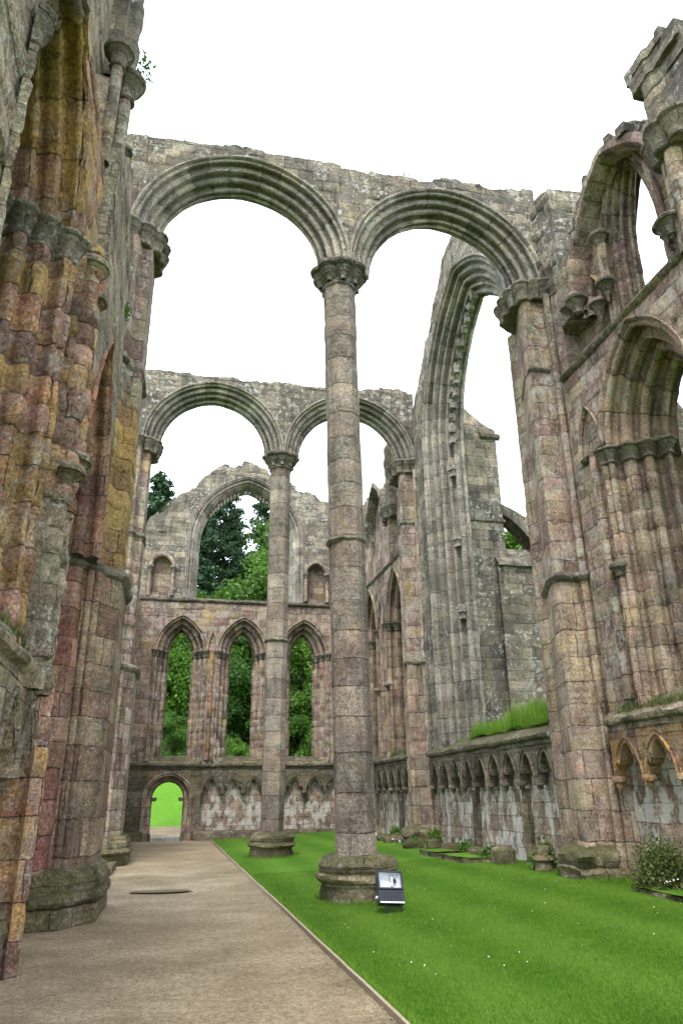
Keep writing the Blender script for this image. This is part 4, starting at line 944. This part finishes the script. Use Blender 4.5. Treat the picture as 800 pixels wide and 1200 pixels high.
def rock(x, y, z, sx, sy, sz, seed):
    th = np.linspace(0, 2*PI, 25); ph = np.linspace(-PI/2, PI/2, 13)
    ct, st = np.cos(th)[None], np.sin(th)[None]; cp, sp = np.cos(ph)[:, None], np.sin(ph)[:, None]
    e = .45; f = lambda v: np.sign(v)*np.abs(v)**e
    X, Y, Z = f(cp)*f(ct), f(cp)*f(st), f(sp)+0*ct
    n = 1+.16*fbm(X*1.3+seed, Y*1.3, Z*1.3, seed); n[:, -1] = n[:, 0]
    return MB().grid(np.stack([x+X*n*sx, y+Y*n*sy, z+Z*n*sz], -1))
stones = [  # x, y, sx, sy, sz, label
 (7.42, 23.2, .40, .16, .13, 'long flat broken stone at the foot of the farther right pier'),
 (7.55, 21.9, .17, .17, .20, 'upright squat stone just before the farther right pier'),
 (7.62, 20.7, .26, .22, .16, 'round broken shaft base below the window wall, farthest of three'),
 (7.62, 18.9, .22, .20, .15, 'round broken shaft base below the window wall, middle of three'),
 (7.55, 17.15, .26, .24, .22, 'tall moulded shaft base below the window wall, nearest of three'),
 (7.55, 26.2, .30, .25, .16, 'grey rubble block beyond the farther right pier'),
 (7.6, 27.6, .22, .2, .14, 'small rubble block by white flowers along the far bay')]
for i, (x, y, sx, sy, sz, lb) in enumerate(stones):
    m = rock(x, y, float(lawn_z(x))+sz*.6, sx, sy, sz, i+1)
    tag(m.build('fallen_stone', M['moss']), lb, 'stone', 'broken stones along the right wall')
pr9 = octagon(7.62, 15.35, .13)
tag(ring(pr9, [(.15, .05), (.42, .04), (.46, .09), (.52, .06), (.56, .0), (.62, .02), (.70, .03), (.73, -.02)], closed=True, seed=330, lump=.02).build('shaft_base', M['moss']), 'slim round moulded shaft base left of the nearer right pier', 'stone')
for i, (x0, x1, y0, y1, lb) in enumerate([(6.75, 7.5, 17.7, 19.2, 'low mossy turf topped kerb nearer of two below the window wall'), (6.75, 7.5, 19.4, 20.9, 'low mossy turf topped kerb farther of two below the window wall')]):
    t = thing('low_kerb', (7.1, (y0+y1)/2, .2), lb, 'kerb', 'low kerbs below the great window')
    pier([(x0, y0), (x1, y0), (x1, y1), (x0, y1)], .1, .36, us=.9, res=.05, amp=.02, ero=.05, seed=340+i, closed=True).build('stone_edge', M['moss'], t)
    gxx, gyy = np.meshgrid(np.linspace(x0-.02, x1, 12), np.linspace(y0, y1, 18)); MB().grid(np.stack([gxx, gyy, .37+.05*fbm(gxx*2, gyy*2, 0*gxx, i)], -1)).build('turf', M['lawn'], t)
t = thing('low_kerb', (7.6, 11.4, .2), 'low turf topped kerb at the right edge below the bush', 'kerb')
pier([(7.2, 10.2), (8.0, 10.2), (8.0, 11.6), (7.3, 11.6)], .1, .32, us=.9, res=.05, amp=.02, ero=.05, seed=345, closed=True).build('stone_edge', M['moss'], t)
gxx, gyy = np.meshgrid(np.linspace(7.26, 8.0, 16), np.linspace(10.2, 11.58, 22)); MB().grid(np.stack([gxx, gyy, .33+.04*fbm(gxx*2, gyy*2, 0*gxx, 8)], -1)).build('turf', M['lawn'], t)

# loose gravel and bits of litter on the path
g = np.random.default_rng(77)
n = 2600; yy = 4.5+16*g.random(n)**1.6; xx = np.where(g.random(n) < .45, 1.93-np.abs(g.normal(0, .12, n)), g.uniform(-1.5, 1.9, n)); s = g.uniform(.004, .013, n)
o3 = np.array([[1, 0, 0], [0, 1, 0], [-1, 0, 0], [0, -1, 0]]); Q = []
c = np.stack([xx, yy, 0*xx+.004], -1); jit = g.uniform(.6, 1.3, (n, 4, 1))
ringp = c[:, None]+o3[None]*s[:, None, None]*jit; top = c+np.stack([0*s, 0*s, s*.9], -1)
T = np.concatenate([np.stack([ringp[:, i], ringp[:, (i+1) % 4], top], 1) for i in range(4)])
tag(MB().tris(T).build('loose_gravel', M['gravel'], smooth=False), 'loose gravel stones scattered on the path', 'gravel', kind='stuff')
# ---- plants
def leaf_quads(C, size, g, flat=.0):
    n = len(C); v1 = g.normal(size=(n, 3)); v1 /= np.linalg.norm(v1, axis=1)[:, None]
    v2 = np.cross(v1, g.normal(size=(n, 3))); v2 /= np.linalg.norm(v2, axis=1)[:, None]+1e-9
    s = size*g.uniform(.6, 1.3, n)[:, None]
    return np.stack([C-v1*s, C+v2*s*.55, C+v1*s, C-v2*s*.55], 1)
def bush(name, x, y, z, r, h, mat, n, size, label, cat, group=None, seed=1, stems=14):
    g = np.random.default_rng(seed); t = thing(name, (x, y, z), label, cat, group)
    c = g.normal(size=(60, 3)); c /= np.linalg.norm(c, axis=1)[:, None]; c *= g.uniform(.45, 1.05, 60)[:, None]**.6; c[:, 2] = np.abs(c[:, 2])
    C = c[g.integers(0, 60, n)]*np.array([r, r, h])+g.normal(size=(n, 3))*np.array([r, r, h])*.16; C[:, 2] = np.abs(C[:, 2])
    MB().quads(leaf_quads(C+np.array([x, y, z]), size, g)).build('foliage', M[mat], t, smooth=False)
    m = MB()
    for i in range(stems):
        d = c[i]*np.array([r, r, h])*.95; m.tube([(x, y, z-.05), (x+d[0]*.4, y+d[1]*.4, z+d[2]*.55), (x+d[0], y+d[1], z+d[2])], [.012, .008, .004], 5)
    m.build('stems', M['bark'], t); return t
bush('bush', 7.75, 11.45, .2, .45, .72, 'bush', 6500, .028, 'loose olive green bush against the right wall beside the near pier', 'bush', seed=3, stems=40)
for i, (x, y, r, h, n, lb) in enumerate([(7.78, 15.6, .28, .50, 900, 'dark leafy weed growing against the white wall beside the near right pier'), (7.75, 19.9, .25, .38, 500, 'small weed between the round broken bases below the window wall'), (7.7, 22.3, .28, .55, 700, 'upright weed beside the farther right pier'), (7.6, 18.0, .28, .32, 500, 'weed on the low kerb below the great window'), (7.8, 26.7, .3, .45, 500, 'weed at the foot of the far bay wall'), (7.35, 23.35, .2, .28, 300, 'low weed on the broken stone by the farther right pier')]):
    bush('weed', x, y, .22, r, h, 'leafb' if i in (2, 4, 5) else 'leaf', n, .05, lb, 'weed', 'weeds along the right wall', seed=20+i, stems=6)
# daisies and white flowers
g = np.random.default_rng(5)
n = 200; C = np.stack([g.uniform(2.4, 8.0, n), 8+22*g.random(n)**1.4, 0*np.zeros(n)], -1); C[:, 2] = lawn_z(C[:, 0])+.035
th = np.arange(6)*PI/3
C2 = np.stack([g.normal(7.55, .22, 260), g.uniform(24.6, 30.0, 260), 0*np.zeros(260)], -1); C2[:, 2] = .27+g.uniform(.03, .16, 260)
C3 = np.stack([g.normal(7.55, .15, 50), g.uniform(10.9, 12.0, 50), 0*np.zeros(50)], -1); C3[:, 2] = .36+g.uniform(.02, .12, 50)
Q = []
for P, s in ((C, .008), (C2, .020), (C3, .018)):
    tl = g.normal(0, .35, (len(P), 2))
    a, b = np.array([1., 0, 0])*s+np.stack([0*tl[:, 0], 0*tl[:, 0], tl[:, 0]*s], -1), np.array([0, 1., 0])*s+np.stack([0*tl[:, 0], 0*tl[:, 0], tl[:, 1]*s], -1)
    Q.append(np.stack([P-a, P-b, P+a, P+b], 1))
tag(MB().quads(np.concatenate(Q)).build('white_flowers', M['petal'], smooth=False), 'tiny white flowers scattered over the lawn and along the wall', 'flowers', kind='stuff')
# grass blades of the near lawn
n = 330000; yy = 5.4+14*g.random(n)**1.9; xx = g.uniform(1.98, 8.3, n)
keep = (xx < 1.2+yy*.75); xx, yy = xx[keep], yy[keep]
pts = np.stack([xx, yy, lawn_z(xx)+.015*fbm(xx*.4, yy*.4, 0*xx, 6)-.004], -1)
Q, T = tuft_blades(0, pts, (.014, .034), .006, .9, 8)
tag(MB().quads(Q).tris(T).build('lawn_grass', M['blade'], smooth=False), 'short mown grass blades of the lawn', 'grass', kind='stuff')
# longer grass hugging stones and edging
P = []
for cx, cy, f in ((3.35, 14.0, .76), (3.2, 24.4, .76)):
    th = g.uniform(0, 2*PI, 900); r = f+np.abs(g.normal(0, .05, 900)); P.append(np.stack([cx+r*np.cos(th), cy+r*np.sin(th), 0*th], -1))
yy = g.uniform(5, 35, 5000); P.append(np.stack([1.985+np.abs(g.normal(0, .02, 5000)), yy, 0*yy], -1))
yy = g.uniform(9.8, 35, 4500); P.append(np.stack([7.95-np.abs(g.normal(0, .14, 4500)), yy, 0*yy], -1))
th = g.uniform(0, 1, 700); P.append(np.stack([7.1+1.1*th, 13.12-np.abs(g.normal(0, .05, 700)), 0*th], -1))
P = np.concatenate(P); P[:, 2] = lawn_z(P[:, 0])-.01
Q, T = tuft_blades(0, P, (.04, .11), .007, .5, 9)
tag(MB().quads(Q).tris(T).build('long_grass', M['tall'], smooth=False), 'longer uncut grass hugging the stone bases and edging', 'grass', kind='stuff')
# tall grass on the low wall of the great window
n = 11000; yy = g.uniform(15.35, 22.2, n); xx = g.uniform(8.25, 9.2, n); dens = fbm(xx*1.2, yy*1.1, 0*xx, 3)
keep = dens > -.25; xx, yy, dn = xx[keep], yy[keep], dens[keep]
hh = np.interp(yy, [15.4, 19, 21, 22.2], [1.0, .8, .55, .25])*(.55+.9*np.clip(.5+fbm(xx*2.3, yy*2.1, 0*xx, 31), 0, 1))
Q, T = tuft_blades(0, np.stack([xx, yy, 3.22+.2*dn], -1), (.30, .62), .009, .45, 4)
sc = hh[:, None]; base = Q[:, 0:1, 2]
for A in (Q, T): A[:, :, 2] = base+(A[:, :, 2]-base)*sc
tag(MB().quads(Q).tris(T).build('tall_grass', M['tall'], smooth=False), 'tall bright grass growing on the low wall under the great window', 'grass', kind='stuff')
# weeds and grass along the wall tops and ledges
P = []
def along(f, n, zf, spread=.35): pass
for fr, u0, u1, zf, n in ((Frame(13.4, 'x', 1), -1.9, 8.1, lambda u: 16.22+.03*u, 1500), (Frame(23.8, 'x', 1), -1.9, 8.1, lambda u: 16.22+.03*u, 1300), (FE, -1.8, 8, lambda u: tops(u), 700), (FR, 4.5, 12.9, lambda u: 10.5+0*u, 800), (FR, 25.3, 36, lambda u: 10.5+0*u, 600), (Frame(7.98, 'y', 1), 9.8, 12.6, lambda u: 3.12+0*u, 1500), (Frame(7.98, 'y', 1), 25.3, 28.2, lambda u: 3.12+0*u, 900), (Frame(-1.55, 'y', -1), 6.6, 9.3, lambda u: 3.2+0*u, 1300), (FE, -2, 1.2, lambda u: 3.3+0*u, 250), (Frame(-2.0, 'y', -1), 8.5, 12, lambda u: ztop_l(u), 600)):
    cs = g.uniform(u0, u1, max(6, n//70)); w = g.uniform(.3, 1, len(cs)); k = g.integers(0, len(cs), n)
    u = np.clip(cs[k]+g.normal(0, .13, n), u0, u1); d = np.abs(g.normal(.15, .2, n)); P.append(fr(u, zf(u)-.04, d))
P = np.concatenate(P)
Q, T = tuft_blades(0, P, (.06, .26), .012, .7, 6)
tag(MB().quads(Q).tris(T).build('wall_top_grass', M['bush'], smooth=False), 'dry tufts of grass and weeds along the broken wall tops', 'grass', kind='stuff')
# hanging fern/ivy sprigs on the left wall
for i, (x, y, z, r, h, lb) in enumerate([(-1.55, 10.3, 14.2, .35, .5, 'leafy sprig sprouting from the top of the tall left wall'), (-1.5, 12.2, 10.2, .16, .35, 'small green fern on the left wall beside the pier'), (-1.95, 25.2, 10.9, .18, .3, 'small green plant in the wall joint beyond the farther left pier'), (-1.5, 25.3, 2.6, .2, .35, 'small green fern low beside the farther left pier')]):
    bush('wall_fern', x, y, z, r, h, 'leaf', 260, .045, lb, 'plant', 'plants rooted in the left walls', seed=60+i, stems=5)

# ================================================================== TREES
def broadleaf(H, Rr, seed, mat, n=44000, leaf=.125, name='broadleaf_tree'):
    g = np.random.default_rng(seed); t = thing(name, (0, 0, 0), 'tree', 'tree', None)
    K = 70; c = g.normal(size=(K, 3)); c /= np.linalg.norm(c, axis=1)[:, None]; c *= g.uniform(.25, 1.0, K)[:, None]**.5
    c = c*np.array([Rr, Rr, H*.46])+np.array([0, 0, H*.54]); c[:, :2] += g.normal(0, .5, (K, 2)); 
    sz = g.uniform(.55, 1.25, K)*Rr*.27
    k = g.integers(0, K, n); v = g.normal(size=(n, 3)); v /= np.linalg.norm(v, axis=1)[:, None]; v *= g.uniform(.35, 1.08, n)[:, None]
    C = c[k]+v*sz[k][:, None]*np.array([1.2, 1.2, .75])
    MB().quads(leaf_quads(C, leaf, g)).build('crown', M[mat], t, smooth=False)
    m = MB(); z = np.linspace(-.4, H*.6, 8); m.tube(np.stack([.12*np.sin(z*.7+seed), .1*np.cos(z*.5), z], -1), np.linspace(H*.028, H*.012, 8), 9)
    for i in range(14):
        b = np.array([0, 0, H*g.uniform(.22, .55)]); e = c[i]; m.tube([b, b*.5+e*.5+np.array([0, 0, .3]), e], [H*.010, H*.006, .02], 6)
    m.build('trunk', M['bark'], t); return t
def pine(H, seed, n=34000, bare=.25, Rr=2.6):
    g = np.random.default_rng(seed); t = thing('pine_tree', (0, 0, 0), 'pine', 'tree', None); m = MB()
    z = np.linspace(-.4, H, 12); m.tube(np.stack([.08*np.sin(z*.4), .08*np.cos(z*.3), z], -1), np.linspace(H*.016, .03, 12), 8)
    C = []; nb = 95
    for i in range(nb):
        f = (i+g.random())/nb; zz = H*(bare+(1-bare)*f); L = Rr*(1-f)**.65*g.uniform(.45, 1.1)+.25; a = g.uniform(0, 2*PI)
        d = np.array([cos(a), sin(a), 0]); s = np.array([0, 0, zz]); e = s+d*L+np.array([0, 0, L*g.uniform(-.05, .35)])
        m.tube([s, (s+e)/2-np.array([0, 0, .08*L]), e], [.05*(1-f)+.015, .03, .01], 5)
        q = int(n/nb*(L/Rr+.35)*.8); tt = g.random(q)**.6; p = s+(e-s)*tt[:, None]; C.append(p+g.normal(0, 1, (q, 3))*np.array([.28, .28, .13])*(.5+L*.28))
    C = np.concatenate(C); MB().quads(leaf_quads(C, .125, g)).build('crown', M['pine'], t, smooth=False)
    m.build('trunk', M['bark'], t); return t
def place(o, x, y, rz, s, label, group): 
    z = float(terrain_h(np.array(x), np.array(y))); o.location = (x, y, z-(1.3 if s < .7 else .1)); o.rotation_euler = (0, 0, rz); o.scale = (s, s, s); tag(o, label, 'tree', group)
P_B = [broadleaf(13, 4.6, 1, 'leaf'), broadleaf(11, 4.4, 2, 'leafb'), broadleaf(14, 5.0, 3, 'leafd')]
P_P = [pine(21, 4, bare=.30, Rr=3.4), pine(17, 5, bare=.2, Rr=3.0)]
used = set()
def tree(kind, i, *a):
    src = (P_B if kind == 'b' else P_P)[i]
    o = src if (kind, i) not in used else copy_tree(src); used.add((kind, i)); place(o, *a)
G1 = 'broadleaf trees beyond the end wall'; G2 = 'dark pines beyond the end wall'
# pines: x, y, scale
tree('p', 0, 3.9, 73, .3, 1.36, 'tallest dark pine framed by the big broken window, left of centre', G2)
tree('p', 1, 1.9, 70, 1.7, 1.42, 'dark pine at the left edge of the big broken window', G2)
tree('p', 0, 9.0, 80, 2.9, 1.42, 'dark pine at the right edge of the big broken window', G2)
tree('p', 1, -2.75, 70, .9, 1.62, 'lone dark pine rising above the left shoulder of the end wall', G2)
tree('p', 0, 5.6, 84, 4.0, 1.36, 'slim pine farther back between the window pines', G2)
# broadleaf
tree('b', 0, 5.9, 60, .4, .86, 'mid green broadleaf tree low in the big window in front of the pines', G1)
tree('b', 1, 8.9, 66, 1.9, 1.6, 'bright broadleaf tree at the right of the big window', G1)
tree('b', 1, 2.6, 62, 4.1, 1.08, 'bright low tree at the foot of the big window', G1)
tree('b', 1, -.5, 63, 2.2, 1.16, 'leafy tree filling the left lancet', G1)
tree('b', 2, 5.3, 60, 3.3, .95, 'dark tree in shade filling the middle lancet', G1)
tree('b', 1, 10.2, 60, 5.3, 1.15, 'bright green tree filling the top of the right lancet', G1)
tree('b', 0, 9.6, 57, .2, .66, 'mid green shrubby tree low in the right lancet', G1)
tree('b', 1, 4.7, 55, 1.2, .36, 'bright round bush at the bottom of the middle lancet', G1)
tree('b', 0, -5.0, 64, 1.0, 1.0, 'leafy tree left of the doorway view', G1)
tree('b', 0, 1.9, 67, 5.0, 1.2, 'green tree behind the pier between left and middle lancets', G1)
tree('b', 0, 14.0, 70, 3.9, 2.0, 'broadleaf tree just topping the right shoulder of the end wall', G1)
tree('b', 1, 27.0, 54, .6, 1.75, 'bright tree seen through the half arch of the buttress', 'trees east of the ruin')
tree('b', 0, 31.0, 58, 2.6, 1.75, 'green tree beside the pinnacle beyond the buttress', 'trees east of the ruin')
tree('b', 0, -.5, 57, 3.1, .46, 'low shrubby tree at the bottom of the left lancet', G1)
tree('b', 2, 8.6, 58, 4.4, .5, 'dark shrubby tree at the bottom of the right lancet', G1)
tree('b', 0, -2.6, 67, 0.0, 0.62, 'low understorey tree, leftmost, behind the left lancet', G1)
tree('b', 2, 0.6, 67, 1.3, 0.6, 'low understorey tree, behind the right side of the left lancet', G1)
tree('b', 0, 3.6, 67, 2.6, 0.6, 'low understorey tree, behind the middle lancet', G1)
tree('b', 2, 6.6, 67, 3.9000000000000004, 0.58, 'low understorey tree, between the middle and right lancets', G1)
tree('b', 0, 10.5, 67, 5.2, 0.6, 'low understorey tree, rightmost, behind the right lancet', G1)

# ================================================================== CAMERA, LIGHT
import mathutils
f_, pit, yaw, rol = 858.40, .3713, .2213, -.011
fw = mathutils.Vector((sin(yaw)*cos(pit), cos(yaw)*cos(pit), sin(pit))); rt = mathutils.Vector((cos(yaw), -sin(yaw), 0)); up = rt.cross(fw)
r2 = cos(rol)*rt+sin(rol)*up; u2 = -sin(rol)*rt+cos(rol)*up
cd = bpy.data.cameras.new('camera'); cam = bpy.data.objects.new('camera', cd); COL.objects.link(cam)
m3 = mathutils.Matrix((r2, u2, -fw)).transposed(); cam.matrix_world = mathutils.Matrix.Translation((0, 0, 1.7)) @ m3.to_4x4()
cd.sensor_fit = 'AUTO'; cd.sensor_width = 36; cd.lens = f_/1200*36; cd.clip_start = .05; cd.clip_end = 3000
SC.camera = cam
SUN_EL, SUN_AZ = R(58), R(200)     # azimuth measured from +Y clockwise
sl = bpy.data.lights.new('sun', 'SUN'); sl.energy = 1.3; sl.angle = R(18); sl.color = (1, .97, .93)
so = bpy.data.objects.new('sun', sl); COL.objects.link(so); so.location = (0, 0, 40)
dv = mathutils.Vector((sin(SUN_AZ)*cos(SUN_EL), cos(SUN_AZ)*cos(SUN_EL), sin(SUN_EL))); so.rotation_euler = dv.to_track_quat('Z', 'Y').to_euler()
w = bpy.data.worlds.new('World'); SC.world = w; w.use_nodes = True; nt = w.node_tree; nt.nodes.clear()
sk = nt.nodes.new('ShaderNodeTexSky'); sk.sky_type = 'NISHITA'; sk.sun_disc = False; sk.sun_elevation = SUN_EL; sk.sun_rotation = SUN_AZ; sk.altitude = 100; sk.dust_density = 3; sk.air_density = 1
# overcast: an even bright cloud deck laid over the clear sky
tc = nt.nodes.new('ShaderNodeTexCoord'); no = nt.nodes.new('ShaderNodeTexNoise'); no.inputs['Scale'].default_value = 1.6; no.inputs['Detail'].default_value = 5
nt.links.new(tc.outputs['Generated'], no.inputs['Vector'])
cr = nt.nodes.new('ShaderNodeValToRGB'); cr.color_ramp.elements[0].position = .3; cr.color_ramp.elements[0].color = (5.7, 6.3, 7.3, 1); cr.color_ramp.elements[1].position = .75; cr.color_ramp.elements[1].color = (8.2, 8.8, 9.8, 1)
nt.links.new(no.outputs['Fac'], cr.inputs[0])
mx = nt.nodes.new('ShaderNodeMix'); mx.data_type = 'RGBA'; mx.inputs[0].default_value = .88
nt.links.new(sk.outputs[0], mx.inputs[6]); nt.links.new(cr.outputs[0], mx.inputs[7])
bg = nt.nodes.new('ShaderNodeBackground'); bg.inputs[1].default_value = .15; nt.links.new(mx.outputs[2], bg.inputs[0])
wo = nt.nodes.new('ShaderNodeOutputWorld'); nt.links.new(bg.outputs[0], wo.inputs[0])
SC.view_settings.view_transform = 'Standard'; SC.view_settings.look = 'None'; SC.view_settings.gamma = 1
SC.view_settings.exposure = 1.6
SC.render.resolution_x, SC.render.resolution_y = 682, 1024
